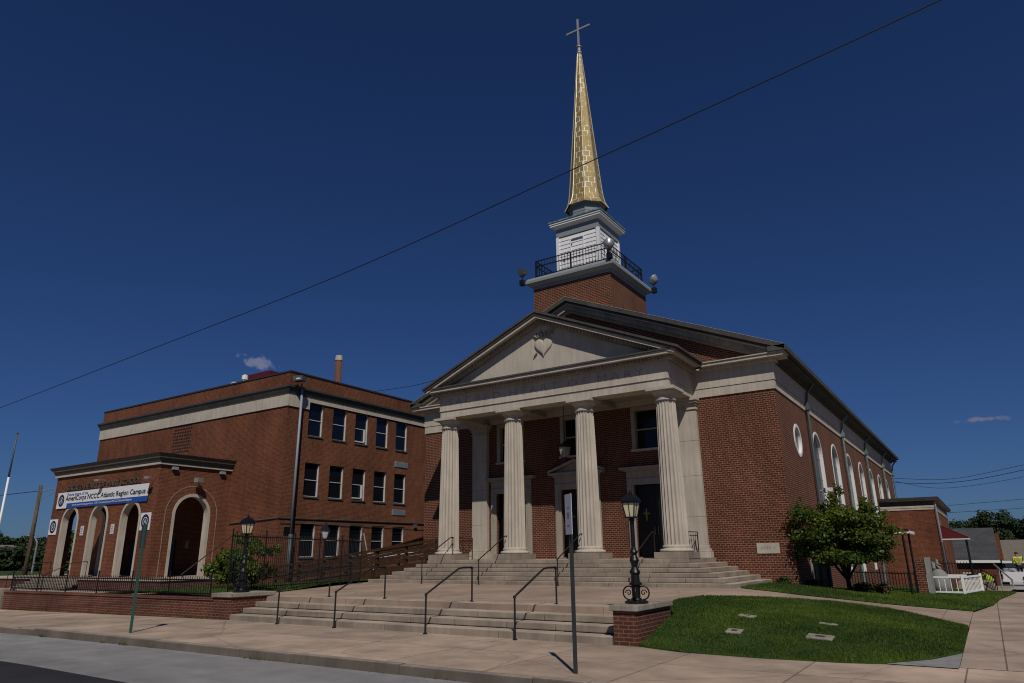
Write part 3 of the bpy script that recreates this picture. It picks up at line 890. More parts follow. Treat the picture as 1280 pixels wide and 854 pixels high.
# ---- floodlights on the balcony corners
def floodlight(loc, aim, label):
    t = thing('floodlight', label, 'floodlight', loc, 'floodlights on the tower balcony')
    x, y, z = loc
    mb = MB(); mb.box(x-.12, x+.12, y-.12, y+.12, z-.05, z+.22); mb.tube([(x, y, z+.2), (x, y, z+.42)], .04, 8)
    mb.tube([(x, y, z+.42), (x-.16, y, z+.5), (x-.2, y, z+.68)], .022, 6); mb.tube([(x, y, z+.42), (x+.16, y, z+.5), (x+.2, y, z+.68)], .022, 6)
    mb.build('bracket', M_['iron'], t)
    d = Vector(aim).normalized(); c = Vector((x, y, z+.72))
    u = d.cross(Vector((0,0,1))).normalized(); w = u.cross(d)
    mb = MB(); vs = []; fs = []; n_ = 18
    prof = [(.02,-.24),(.12,-.22),(.20,-.14),(.25,0.0),(.285,.10),(.285,.12)]
    for r, h in prof:
        for k in range(n_):
            a = 2*math.pi*k/n_; vs.append(c + d*h + (u*math.cos(a)+w*math.sin(a))*r)
    for i in range(len(prof)-1):
        for k in range(n_): fs.append((i*n_+k, i*n_+(k+1) % n_, (i+1)*n_+(k+1) % n_, (i+1)*n_+k))
    mb.add(vs, fs)
    mb.build('reflector', M_['galv'], t, smooth=True)
    mb = MB(); mb.add([c + d*.11 + (u*math.cos(2*math.pi*k/n_)+w*math.sin(2*math.pi*k/n_))*.27 for k in range(n_)], [tuple(range(n_))])
    mb.build('lens', M_['glass_church'], t, recalc=False)
    return t
floodlight((-2.62, 28.32, 15.14), (.5, -.3, .75), 'round metal floodlight on the left corner of the tower balcony')
floodlight((2.34, 28.42, 15.44), (-.2, .5, .8), 'round metal floodlight above the front corner of the tower balcony, before the white belfry')
floodlight((2.62, 33.3, 15.14), (-.6, -.2, .75), 'round metal floodlight on the far right corner of the tower balcony')
# ------------------------------------------------------------------ ground heights
def clamp(t, a=0.0, b=1.0): return min(max(t, a), b)
def sst(t):
    t = clamp(t); return t*t*(3-2*t)
def g(X, Y):
    t = clamp((X-8.6)/6.2)
    hx = .58*(1-t)**(1.0 + .5*clamp((Y-26)/4))
    fy = sst((Y-12.9)/3.2) if Y < 20 else 1
    b_ = 1 - .95*clamp((Y-28)/8)
    return hx*fy*b_ - max(0, Y-36)*.034
def zs(X): return max(-.5, min(0.0, (X+4)*.011))
def sheet(name, poly, h, mat, step=1.0, kind='structure', skirt=0.0, label=None):
    bm = bmesh.new()
    bm.faces.new([bm.verts.new((p[0], p[1], 0)) for p in poly])
    xs = [p[0] for p in poly]; ys = [p[1] for p in poly]
    for ax, lo, hi in ((0, min(xs), max(xs)), (1, min(ys), max(ys))):
        k = lo + step
        while k < hi:
            co = (k, 0, 0) if ax == 0 else (0, k, 0); no = (1, 0, 0) if ax == 0 else (0, 1, 0)
            bmesh.ops.bisect_plane(bm, geom=bm.verts[:]+bm.edges[:]+bm.faces[:], plane_co=co, plane_no=no)
            k += step
    for v in bm.verts: v.co.z = h(v.co.x, v.co.y)
    bmesh.ops.recalc_face_normals(bm, faces=bm.faces)
    if sum(f.normal.z for f in bm.faces) < 0:
        bmesh.ops.reverse_faces(bm, faces=bm.faces)
    if skirt:
        es = [e for e in bm.edges if len(e.link_faces) == 1]
        r_ = bmesh.ops.extrude_edge_only(bm, edges=es)
        for v in [q for q in r_['geom'] if isinstance(q, bmesh.types.BMVert)]: v.co.z -= skirt
    me = bpy.data.meshes.new(name); bm.to_mesh(me); bm.free()
    box_uv(me, (0, 0, 0)); me.materials.append(mat)
    o = bpy.data.objects.new(name, me); COL.objects.link(o); WLOC[o] = Vector()
    if kind: o['kind'] = kind
    return o

# ground to the horizon
mb = MB()
gx = [-3000, -600, -200, -100, -60, -40, -20, -5, 5, 15, 17, 20, 30, 60, 120, 400, 3000]
gy = [-3000, -300, -60, -10, 6, 9.6, 20, 30, 36, 45, 57, 70, 92, 140, 250, 600, 3000]
def gh(x, y):
    z = -.42 + (zs(x) if x < -4 else 0)
    if y > 36 and x > -60: z -= min(y-36, 70)*.034 * clamp((x+60)/40)
    return z
vs = [(x, y, gh(x, y)) for y in gy for x in gx]; nx = len(gx)
mb.add(vs, [(j*nx+i, j*nx+i+1, (j+1)*nx+i+1, (j+1)*nx+i) for j in range(len(gy)-1) for i in range(nx-1)])
struct(mb.build('ground', M_['terrain']))
struct(sheet('road', [(-150, -14), (60, -14), (60, 9.40), (-150, 9.40)], lambda x, y: -.15+zs(x), M_['road'], 6))
struct(sheet('road_patch', [(-150, -4), (60, -4), (60, 6.70), (20, 6.68), (8, 6.72), (3.5, 6.66), (0, 6.75), (-12, 6.72), (-150, 6.75)], lambda x, y: -.145+zs(x), M_['road_dark'], 6))
struct(sheet('sidewalk', [(-150, 9.54), (60, 9.54), (60, 13.36), (-150, 13.36)], lambda x, y: zs(x)-.002, M_['sidewalk'], 3))
struct(sheet('pavement', [(14.6, 13.36), (30, 13.36), (30, 36.2), (16.0, 36.2), (15.85, 35.6), (15.3, 31.1), (15.1, 28), (14.6, 24.7)], lambda x, y: .003, M_['sidewalk_side'], 3))
struct(sheet('driveway', [(13.2, 36.2), (40, 36.2), (40, 75), (13.2, 75)], lambda x, y: .003-(y-36.2)*.034, M_['sidewalk_side'], 3))
struct(sheet('corner_slab', [(13.62, 13.2), (14.597, 13.2), (14.597, 15.06), (14.2, 14.0)], lambda x, y: .012, M_['patch'], 1))
# kerb in stones
mb = MB(); x = -60
while x < 40:
    w = rnd.choice([2.6, 3.0, 3.0, 1.6, .9])
    z = zs(x+w/2); dz = rnd.uniform(-.006, .01); dy = rnd.uniform(-.008, .008)
    mb.box(x+.008, x+w-.008, 9.37+dy, 9.545, -.3+z, z+.004+dz)
    x += w
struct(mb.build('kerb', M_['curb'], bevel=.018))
terr = [(-4.2, 14.62), (8.80, 14.62), (8.80, 16.17), (8.52, 17.81), (8.62, 19.35), (9.65, 21.2), (11.26, 22.55), (12.75, 22.4), (14.58, 20.13),
        (14.6, 24.74), (12.76, 23.9), (11.49, 23.8), (10.26, 23.55), (8.35, 23.9), (8.2, 24.4), (8.2, 28.58), (-8.6, 28.58), (-8.6, 23.7)]
struct(sheet('terrace', terr, lambda x, y: g(x, y)+.006 if x > 8.5 else .586, M_['terrace'], 1.0, skirt=.25))

# lawns
lawn1 = [(9.34, 13.40), (9.6, 13.26), (10.31, 13.0), (11.75, 12.92), (13.0, 13.02), (13.62, 13.22), (14.2, 14.0), (14.59, 15.06), (14.6, 18.8), (14.56, 20.1), (12.75, 22.38), (11.26, 22.53), (9.66, 21.18), (8.63, 19.33), (8.53, 17.81), (8.81, 16.17), (9.34, 15.3)]
lawn2 = [(8.21, 24.4), (8.36, 23.92), (10.26, 23.57), (11.49, 23.82), (12.76, 23.92), (14.6, 24.76), (15.1, 28), (15.3, 31.1), (15.85, 35.6), (15.9, 36.6), (15.2, 38.5), (13.5, 44), (13.0, 57.9), (9.17, 57.9), (9.17, 28.62), (8.21, 28.58)]
h1 = lambda x, y: g(x, y)+.022
struct(sheet('lawn', lawn1, h1, M_['turf'], .5, skirt=.06))
struct(sheet('lawn', lawn2, h1, M_['turf'], 1.0))
yard = [(-22.4, 13.76), (-4.25, 13.76), (-4.25, 14.62), (-8.6, 23.7), (-9.1, 28.4), (-9.16, 45), (-20.68, 45), (-20.68, 28.45), (-22.4, 28.45)]
def hy(x, y): return .60 - clamp((-7-x)/16)*.55 + (.12*clamp((-5.5-x)/2) if y < 28 and x > -12 else .12*clamp((14+x)/4) if x > -14 else 0)
struct(sheet('courtyard', yard, hy, M_['turf'], 1.5))
struct(sheet('courtyard_paving', [(-60, 13.76), (-22.4, 13.76), (-22.4, 28.4), (-60, 28.4)], lambda x, y: -.06, M_['sidewalk_side'], 4))

def in_poly(px, py, poly):
    ins = np.zeros(len(px), bool); n = len(poly)
    for i in range(n):
        x1, y1 = poly[i]; x2, y2 = poly[(i+1) % n]
        c = ((y1 > py) != (y2 > py)) & (px < (x2-x1)*(py-y1)/(y2-y1+1e-12)+x1)
        ins ^= c
    return ins
def tri_mesh(name, V, nper, tint, mat, parent=None, origin=None):
    """many loose faces of nper corners, tint per face"""
    nf = len(V)//nper
    me = bpy.data.meshes.new(name)
    o3 = np.array(origin if origin is not None else (0, 0, 0))
    me.vertices.add(len(V)); me.vertices.foreach_set('co', (V - o3).astype(np.float32).ravel())
    me.loops.add(len(V)); me.loops.foreach_set('vertex_index', np.arange(len(V), dtype=np.int32))
    me.polygons.add(nf)
    me.polygons.foreach_set('loop_start', np.arange(0, len(V), nper, dtype=np.int32))
    me.polygons.foreach_set('loop_total', np.full(nf, nper, dtype=np.int32))
    at = me.attributes.new('tint', 'FLOAT', 'FACE'); at.data.foreach_set('value', tint.astype(np.float32))
    me.update(calc_edges=True); me.validate()
    me.materials.append(mat)
    o = bpy.data.objects.new(name, me); COL.objects.link(o)
    WLOC[o] = Vector(o3)
    if parent: o.parent = parent; o.location = Vector(o3) - WLOC[parent]
    else: o.location = Vector(o3)
    return o
def vnoise(x, y, s, seed):
    r = np.random.default_rng(seed); G = r.random((64, 64))
    u = (x/s) % 63; v = (y/s) % 63; i = u.astype(int); j = v.astype(int); a = u-i; b = v-j
    a = a*a*(3-2*a); b = b*b*(3-2*b)
    return (G[i, j]*(1-a)+G[i+1, j]*a)*(1-b) + (G[i, j+1]*(1-a)+G[i+1, j+1]*a)*b
def blades(name, poly, h, n, hgt, seed, zone=None):
    r = np.random.default_rng(seed)
    P = np.array(poly); x = r.uniform(P[:,0].min(), P[:,0].max(), n*3); y = r.uniform(P[:,1].min(), P[:,1].max(), n*3)
    k = in_poly(x, y, poly)
    if zone is not None: k &= zone(x, y)
    x, y = x[k][:n], y[k][:n]; n = len(x)
    z = np.array([h(a, b) for a, b in zip(x, y)]) - .01
    a = r.uniform(0, 2*math.pi, n); hh = hgt*r.uniform(.5, 1.25, n)*(0.7+.6*vnoise(x, y, .7, seed+1)); w = r.uniform(.006, .012, n)*(1 + 3*(hgt < .07)*0)
    la = r.uniform(0, 2*math.pi, n); ln = hh*r.uniform(.1, .8, n)
    V = np.empty((n, 3, 3))
    V[:,0] = np.stack([x-np.cos(a)*w, y-np.sin(a)*w, z], 1); V[:,1] = np.stack([x+np.cos(a)*w, y+np.sin(a)*w, z], 1)
    V[:,2] = np.stack([x+np.cos(la)*ln, y+np.sin(la)*ln, z+hh], 1)
    tint = np.clip(.35*r.random(n) + 1.25*(vnoise(x, y, 1.5, seed+2)-.45) + .7*(vnoise(x, y, .4, seed+3)-.3), 0, 1)
    o = tri_mesh(name, V.reshape(-1, 3), 3, tint, M_['grass'])
    o['kind'] = 'stuff'; o['label'] = 'short mown green grass'
    return o
PLQ = ((10.72, 16.0, .34, .26), (12.23, 16.5, .34, .20), (10.83, 14.62, .30, .26), (12.36, 14.85, .46, .34))
def off_plaques(x, y):
    k = np.ones(len(x), bool)
    for a, b_, w, d in PLQ: k &= ~((np.abs(x-a) < w*.5+.01) & (np.abs(y-b_+.02) < d*.5+.05))
    return k
blades('grass', lawn1, h1, 110000, .045, 11, off_plaques)
blades('grass', lawn2, h1, 70000, .06, 12, lambda x, y: y < 42)
blades('grass', yard, hy, 22000, .09, 13, lambda x, y: (x > -13) & (y < 27) )

r0 = np.random.default_rng(4)
strip = [(-18, 13.33), (-4.4, 13.33), (-4.4, 13.39), (-18, 13.39)]
blades('weeds', strip, lambda x, y: zs(x)+.005, 500, .07, 15, lambda x, y: vnoise(x+30, y*9, .6, 77) > .66)
blades('weeds', [(-20, 9.30), (14, 9.30), (14, 9.372), (-20, 9.372)], lambda x, y: zs(x)-.15, 900, .07, 16, lambda x, y: vnoise(x+30, y*9, .5, 78) > .74)

# ------------------------------------------------------------------ steps, piers, low walls
def step_course(t, name, x0, x1, y0, y1, z0, z1, xr=None):
    """one riser of granite blocks with open joints; xr = how far the ends return to the back"""
    mb = MB(); x = x0
    while x < x1 - .05:
        w = rnd.uniform(1.2, 1.9)
        if x1 - (x+w) < .7: w = x1 - x
        mb.box(x+.009, min(x+w, x1)-.009, y0+rnd.uniform(-.006,.006), y1, z0+.012, z1+rnd.uniform(-.004,.003))
        x += w
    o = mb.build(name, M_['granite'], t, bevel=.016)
    MB().box(x0+.02, x1-.02, y0+.05, y1-.01, z0-.05, z1-.03).build('mortar_bed', M_['soil'], o)
    return o
es = thing('entrance_steps', 'broad flight of six pale stone steps climbing to the church columns', 'steps', (0, 24.5, .57))
for k in range(6):
    zt = 1.5 - .155*k; hx = 6.16 + .41*k; yf = 25.39 - .33*k
    ya = yf + .36 if k else 25.46
    step_course(es, 'step', -hx, hx, yf, ya, zt-.155 if k < 5 else .5, zt)
    if k:
        for s in (-1, 1):
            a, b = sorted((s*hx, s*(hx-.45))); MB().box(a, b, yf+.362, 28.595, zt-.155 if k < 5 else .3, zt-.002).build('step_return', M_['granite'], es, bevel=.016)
ls = thing('terrace_steps', 'wide flight of four pale stone steps from the sidewalk up to the terrace', 'steps', (2.7, 13.4, 0))
for k in range(4):
    step_course(ls, 'step', -3.40 - (0), 8.78, 13.35+.43*k, 13.35+.43*k+(.47 if k < 3 else .62), .15*k - (.2 if k == 0 else 0), .15*(k+1)-.002)
def pier(name, x0, x1, y0, y1, label, ztop, xend):
    t = thing(name, label, 'pier', ((x0+x1)/2, y0, 0), 'brick piers at the ends of the lower steps')
    mb = MB(); mb.box(x0, x1, y0, y1, -.3, ztop-.11); mb.build('brick_body', M_['brick_low'], t)
    mb = MB(); mb.box(x0-.06, x1+.06, y0-.06, y1+.02, ztop-.108, ztop); mb.build('stone_cap', M_['limestone_dirty'], t, bevel=.015)
pier('brick_pier', 8.82, 9.31, 13.38, 15.2, 'low brick pier with stone cap between the steps and the lawn mound', .74, 0)
pier('brick_pier', -4.25, -3.42, 13.38, 14.9, 'low brick pier with stone cap at the left end of the lower steps', .72, 0)
lw = thing('retaining_wall', 'long low red brick wall along the sidewalk under the black fence', 'wall', (-11, 13.5, 0))
mb = MB(); mb.hexa([(-18.2,13.40,-.6),(-4.26,13.40,-.6),(-4.26,13.74,-.6),(-18.2,13.74,-.6),(-18.2,13.40,.47),(-4.26,13.40,.50),(-4.26,13.74,.50),(-18.2,13.74,.47)]); mb.build('wall_body', M_['brick_low'], lw)
mb = MB(); mb.hexa([(-18.22,13.37,.472),(-4.26,13.37,.502),(-4.26,13.77,.502),(-18.22,13.77,.472),(-18.22,13.37,.55),(-4.26,13.37,.58),(-4.26,13.77,.58),(-18.22,13.77,.55)]); mb.build('wall_coping', M_['brick_low'], lw, bevel=.02)
mb = MB(); mb.box(-18.75, -18.23, 13.3, 13.85, -.6, .62); mb.build('end_post', M_['limestone_dirty'], lw, bevel=.02)

# ------------------------------------------------------------------ iron work
def rail_(name, label, pts, posts, group, r=.023, brackets=True):
    t = thing(name, label, 'handrail', pts[0], group)
    MB().tube(pts, r, 8).build('rail', M_['iron_dull'], t, smooth=True)
    for (a, b) in posts:
        mb = MB(); mb.tube([a, b], r*.95, 8); mb.lathe((a[0], a[1], a[2]), [(.05, 0), (.05, .02), (.03, .03)], 10); mb.lathe((b[0], b[1], b[2]-.05), [(.034, 0), (.034, .05)], 10)
        mb.build('post', M_['iron_dull'], t)
    return t
LRX = [(-1.05, 'black iron handrail on the lower steps nearest the left brick pier'), (1.15, 'black iron handrail on the lower steps, second from the left brick pier'),
       (4.15, 'black iron handrail on the middle of the lower steps, left of the white-topped sign'), (6.62, 'black iron handrail on the lower steps nearest the street lamp pier')]
for x, lab in LRX:
    rail_('handrail', lab, [(x, 13.17, .86), (x, 13.26, .90), (x, 14.40, 1.40), (x, 14.55, 1.42), (x, 14.96, 1.42)], [((x, 13.17, 0), (x, 13.17, .88)), ((x, 14.96, .585), (x, 14.96, 1.43))], 'handrails on the lower steps')
URX = [(-4.93, 'black handrail on the upper steps before the leftmost column'), (-1.95, 'black handrail on the upper steps before the second column from the left'),
       (1.70, 'black handrail on the upper steps before the third column from the left'), (4.75, 'black handrail on the upper steps left of the rightmost column')]
for x, lab in URX:
    rail_('handrail', lab, [(x, 23.55, 1.50), (x, 23.7, 1.58), (x, 25.5, 2.47), (x, 25.72, 2.49)], [((x, 23.6, .585), (x, 23.6, 1.56)), ((x, 25.7, 1.503), (x, 25.7, 2.49))], 'handrails on the upper steps')
# short guard rails at the porch ends
for s, lab in ((-1, 'short black guard rail with scrolls at the left end of the porch'), (1, 'short black guard rail with scrolls at the right end of the porch')):
    x = s*5.62
    t = thing('porch_railing', lab, 'railing', (x, 27.4, 1.5), 'porch end railings')
    mb = MB()
    for z in (1.66, 2.36, 2.50): mb.tube([(x, 26.85, z), (x, 28.1, z)], .018, 6)
    mb.build('rail', M_['iron'], t)
    mb = MB()
    for y in (27.1, 27.35, 27.6, 27.85): mb.tube([(x, y, 1.66), (x, y, 2.5)], .009, 5)
    for c in ((27.25, 2.0), (27.72, 2.0)):
        mb.tube([(x, c[0]+.13*math.cos(a/12*math.pi*2), c[1]+.2*math.sin(a/12*math.pi*2)) for a in range(13)], .010, 5)
    mb.build('scroll', M_['iron'], t)
    for y in (26.85, 28.1): MB().tube([(x, y, 1.503), (x, y, 2.52)], .022, 6).build('post', M_['iron'], t)
def fence_run(t, a, b, z0, h, gap=.12, post_every=1.9, zb=None, posts_h=.12):
    a = Vector(a); b = Vector(b); L = (b-a).length; d = (b-a)/L
    n = max(1, round(L/post_every))
    for i in range(n):
        p = a + d*(L*i/n); q = a + d*(L*(i+1)/n)
        mb = MB()
        for z in (.10, h-.12):
            mb.tube([(p.x, p.y, p.z+z), (q.x, q.y, q.z+z)], .02, 4)
        m = int((q-p).length/gap)
        for k in range(1, m):
            c = p + (q-p)*(k/m)
            mb.tube([(c.x, c.y, c.z+.04), (c.x, c.y, c.z+h-.06), (c.x, c.y, c.z+h)], [.0135, .0135, .003], 4)
        mb.build('picket_panel', M_['iron'], t)
    for i in range(n+1):
        p = a + d*(L*i/n)
        mb = MB(); mb.tube([(p.x, p.y, p.z-.03), (p.x, p.y, p.z+h+posts_h)], .026, 6); mb.sphere((p.x, p.y, p.z+h+posts_h+.02), .03, 8, 6)
        mb.build('post', M_['iron'], t)
f1 = thing('iron_fence', 'low black iron picket fence on top of the brick wall by the sidewalk', 'fence', (-11, 13.57, .56))
fence_run(f1, (-18.1, 13.57, .56), (-4.75, 13.57, .58), 0, .62, .12, 2.2, posts_h=.10)
f2 = thing('iron_fence', 'tall black iron picket fence along the left edge of the terrace', 'fence', (-6, 18, .66))
fence_run(f2, (-4.45, 13.95, .70), (-7.75, 22.8, .66), 0, 1.80, .125, 1.85, posts_h=.06)

# ------------------------------------------------------------------ lamps on the piers
def street_lamp(loc, label):
    t = thing('street_lamp', label, 'lamp', loc, 'ornamental lamps on the brick piers')
    x, y, z = loc
    mb = MB()
    mb.lathe(loc, [(.24,0),(.24,.035),(.20,.05),(.12,.07),(.10,.10)], 20)
    mb.lathe(loc, [(.085,.08),(.085,.34),(.13,.36),(.13,.39),(.09,.41),(.085,.55),(.115,.60),(.085,.66),(.06,.70),(.075,.78),(.10,.84),(.075,.90),(.055,.94),(.08,1.0),(.055,1.05),(.045,1.10),(.045,1.62),(.06,1.64),(.06,1.67),(.04,1.69)], 16)
    mb.build('post', M_['iron'], t, smooth=False)
    mb = MB()
    for k in range(4):
        a = k*math.pi/2 + .35; ca, sa = math.cos(a), math.sin(a)
        pts = []
        for i in range(15):
            u = i/14; an = -2.0 + u*4.6; r = .118
            pts.append((.145 + r*math.cos(an), .20 + r*1.1*math.sin(an)))
        pts = [(.10, .03), (.2, .05)] + pts[1:] + [(.09, .37)]
        mb.tube([(x+ca*p, y+sa*p, z+q) for p, q in pts], .017, 6)
        sp_ = []
        for i in range(14):
            an = i*.55; r = .066*(1-i/16); sp_.append((.152 + r*math.cos(an), .20 + r*math.sin(an)))
        mb.tube([(x+ca*p, y+sa*p, z+q) for p, q in sp_], .012, 5)
    mb.build('scroll_bracket', M_['iron'], t, smooth=True)
    mb = MB()
    b0, b1, z0, z1 = .092, .140, 1.72, 2.0
    for (h, za, zb) in ((.115, 1.685, 1.72), (.158, 2.0, 2.03)): mb.box(x-h, x+h, y-h, y+h, z+za, z+zb)
    for sx in (-1, 1):
        for sy in (-1, 1):
            mb.tube([(x+sx*b0, y+sy*b0, z+z0), (x+sx*b1, y+sy*b1, z+z1)], .013, 5)
    for sx, sy in ((0,-1),(0,1),(1,0),(-1,0)): mb.tube([(x+sx*(b0-.002), y+sy*(b0-.002), z+z0), (x+sx*(b1-.002), y+sy*(b1-.002), z+z1)], .008, 5)
    mb.build('lantern_frame', M_['iron'], t)
    mb = MB(); i0, i1 = b0-.006, b1-.006
    mb.hexa([(x-i0,y-i0,z+z0),(x+i0,y-i0,z+z0),(x+i0,y+i0,z+z0),(x-i0,y+i0,z+z0),(x-i1,y-i1,z+z1),(x+i1,y-i1,z+z1),(x+i1,y+i1,z+z1),(x-i1,y+i1,z+z1)])
    mb.build('lantern_glass', M_['lantern_glass'], t)
    mb = MB(); ps = []
    for h, zz in ((.168, 2.03), (.148, 2.10), (.09, 2.17), (.03, 2.20)): ps.append((h*1.414, zz))
    mb.lathe((x, y, z), ps, 4, math.pi/4); mb.lathe((x, y, z), [(.03,2.19),(.045,2.22),(.02,2.25),(.03,2.265),(.008,2.30)], 10)
    for sx in (-1, 1):
        for sy in (-1, 1): mb.sphere((x+sx*.153, y+sy*.153, z+2.05), .022, 6, 5)
    mb.build('lantern_roof', M_['iron'], t)
street_lamp((9.07, 14.0, .742), 'black ornamental street lamp with cream lantern on the right brick pier, beside the lawn')
street_lamp((-3.84, 14.0, .722), 'black ornamental street lamp with cream lantern on the left brick pier, before the bush')
# hanging porch lantern
t = thing('porch_lantern', 'dark metal lantern hanging from the porch ceiling before the middle door', 'lantern', (.18, 27.2, 5.7))
MB().tube([(.18, 27.2, 6.55), (.18, 27.2, 8.3)], .012, 6).build('chain', M_['iron'], t)
mb = MB(); mb.lathe((.18, 27.2, 0), [(.04,6.56),(.12,6.46),(.33,6.36),(.36,6.30),(.30,6.27)], 6); mb.lathe((.18, 27.2, 0), [(.20,5.82),(.22,5.80),(.10,5.74),(.03,5.66)], 6)
mb.build('cap', M_['iron'], t)
mb = MB(); mb.lathe((.18, 27.2, 0), [(.20,5.82),(.29,6.27)], 6); mb.build('lantern_glass', M_['limestone_dirty'], t)

# ------------------------------------------------------------------ street signs
t = thing('street_sign', 'tall narrow white notice on a dark post at the kerb, before the middle church door', 'sign', (9.76, 10.05, 0))
MB().bbox((9.76, 10.05, 1.32), (.026, .02, 1.32)).build('post', M_['sign_back'], t)
mb = MB(); sc_ = Vector((9.745, 10.02, 2.335))
u_ = Vector((.755, -.656, 0)); n_ = Vector((-.656, -.755, 0))
m3 = Matrix((u_, -n_, Vector((0,0,1)))).transposed()
mb.bbox(sc_, (.15, .004, .315), axis=m3)
sg = mb.build('sign_plate', M_['sign_white'], t)
mb = MB()
for dz, w in ((.10,.05),(.02,.06),(-.005,.055),(-.03,.06),(-.055,.04)): mb.bbox(sc_ + Vector((0,0,dz)) + n_*.0055, (w, .001, .006), axis=m3)
mb.bbox(sc_ + Vector((0,0,-.175)) + n_*.0055, (.055, .001, .009), axis=m3)
mb.build('sign_print', M_['blue_grey'], sg)
t = thing('street_sign', 'green kerbside sign post with a dark plate seen from behind, before the school banner', 'sign', (-2.56, 10.03, 0))
MB().bbox((-2.56, 10.03, 1.27), (.03, .022, 1.27)).build('post', M_['green_post'], t)
MB().bbox((-2.63, 10.06, 2.27), (.155, .006, .29), rotz=R(-6)).build('sign_plate', M_['sign_back'], t, bevel=.003)

# plaques set in the lawn
for x, y, w, d, lab in ((10.72, 16.0, .34, .26, 'small square stone plaque in the lawn mound, farther of the two on the left'), (12.23, 16.5, .34, .20, 'thin pale stone plaque in the lawn mound, farthest to the back right'),
                        (10.83, 14.62, .30, .26, 'pale stone plaque in the lawn mound, nearest the brick lamp pier'), (12.36, 14.85, .46, .34, 'largest stone plaque in the lawn mound, nearest the right front')):
    z = g(x, y)
    t = thing('lawn_plaque', lab, 'plaque', (x, y, z), 'stone plaques in the lawn')
    mb = MB(); sx = (g(x+.2, y)-g(x-.2, y))/.4; sy = (g(x, y+.2)-g(x, y-.2))/.4
    P = lambda a, b_, c: (x+a, y+b_, z+.016+a*sx+b_*sy+c)
    mb.hexa([P(-w/2,-d/2,-.08),P(w/2,-d/2,-.08),P(w/2,d/2,-.08),P(-w/2,d/2,-.08),P(-w/2,-d/2,.03),P(w/2,-d/2,.03),P(w/2,d/2,.03),P(-w/2,d/2,.03)])
    mb.build('stone', M_['limestone_dirty'], t, bevel=.012)
    mb = MB(); mb.hexa([P(-w*.18,-d*.2,.03),P(w*.18,-d*.2,.03),P(w*.18,d*.2,.03),P(-w*.18,d*.2,.03),P(-w*.18,-d*.2,.034),P(w*.18,-d*.2,.034),P(w*.18,d*.2,.034),P(-w*.18,d*.2,.034)])
    mb.build('inset', M_['limestone_dark'], t)

# ------------------------------------------------------------------ timber ramp left of the porch
t = thing('wheelchair_ramp', 'dark stained timber ramp with plank railings rising to the left end of the porch', 'ramp', (-11.5, 26.8, .5))
RX0, RX1, RY0, RY1 = -17.7, -8.3, 26.2, 27.7
def rz(x): return .25 + (x-RX0)/(RX1+2.1-RX0)*1.22
mb = MB(); mb.hexa([(RX0,RY0,rz(RX0)-.06),(-6.2,RY0,1.44),(-6.2,RY1,1.44),(RX0,RY1,rz(RX0)-.06),(RX0,RY0,rz(RX0)),(-6.2,RY0,1.50),(-6.2,RY1,1.50),(RX0,RY1,rz(RX0))]); mb.build('deck', M_['wood'], t)
for y in (RY0-.03, RY1+.03):
    for (o0, o1, nm) in ((.86, .98, 'rail'), (.55, .68, 'rail'), (.26, .39, 'rail'), (-.38, .02, 'skirt')):
        mb = MB(); w_ = .06 if o0 > .8 else .02
        za, zb = rz(RX0), 1.5
        mb.hexa([(RX0,y-w_,za+o0),(-6.25,y-w_,zb+o0),(-6.25,y+w_,zb+o0),(RX0,y+w_,za+o0),(RX0,y-w_,za+o1),(-6.25,y-w_,zb+o1),(-6.25,y+w_,zb+o1),(RX0,y+w_,za+o1)])
        mb.build(nm, M_['wood'], t)
    x = RX0
    while x < -6.2:
        z = .25 + (x-RX0)/(-6.2-RX0)*1.25
        MB().box(x-.06, x+.06, y-.055+.07, y+.055+.07, z-.7, z+.86).build('post', M_['wood'], t); x += 1.9
t = thing('iron_railing', 'low black pipe railing along the ramp foot beside the courtyard lawn', 'railing', (-14, 23.8, .3))
for z in (.55, .95): MB().tube([(-16.5, 24.4, z-.3), (-9.9, 24.4, z+.35)], .03, 6).build('rail', M_['iron'], t)
for x in (-16.4, -14.2, -12.0, -10.0): MB().tube([(x, 24.4, .0), (x, 24.4, .75+(x+16.5)*.095)], .03, 6).build('post', M_['iron'], t)
# ------------------------------------------------------------------ school
SX, SY = -20.70, 28.5; SL_ = -43.9; SB = 54.0
school = thing('school_building', 'three storey red brick school with flat roof and an arched brick entrance block', 'school', ((SX+SL_)/2, SY, 0))
WY = [(30.23,31.47),(32.33,33.60),(34.42,35.69),(36.52,37.79),(38.63,39.90)]
WZ = [(9.32,11.50),(5.41,7.57),(1.68,3.75)]
mb = MB()
sh = [Hole((a+b)/2, (b-a)/2, z0, z1) for a, b in WY for z0, z1 in WZ]
wall(mb, 'x', SX, -1, SY, SB, -1.5, 12.4, sh, .28)
mb.quad((SL_, SY, -1.5), (SX, SY, -1.5), (SX, SY, 12.4), (SL_, SY, 12.4))
mb.quad((SL_, SY, -1.5), (SL_, SB, -1.5), (SL_, SB, 12.4), (SL_, SY, 12.4))
mb.quad((SL_, SB, -1.5), (SX, SB, -1.5), (SX, SB, 12.4), (SL_, SB, 12.4))
mb.build('wall', M_['brick_school'], school, recalc=False)
mb = MB()
mb.box(SL_-.08, SX+.08, SY-.08, SY+.1, 11.02, 11.76)
mb.box(SX-.1, SX+.08, SY+.1, 30.18, 11.02, 11.76); mb.box(SX-.1, SX+.08, 30.18, SB, 11.52, 11.76)
mb.build('stone_band', M_['limestone'], school)
def slab(mb, x0, x1, y0, y1, z0, z1, p0, p1):
    mb.hexa([(x0-p0,y0-p0,z0),(x1+p0,y0-p0,z0),(x1+p0,y1,z0),(x0-p0,y1,z0),(x0-p1,y0-p1,z1),(x1+p1,y0-p1,z1),(x1+p1,y1,z1),(x0-p1,y1,z1)])
mb = MB()
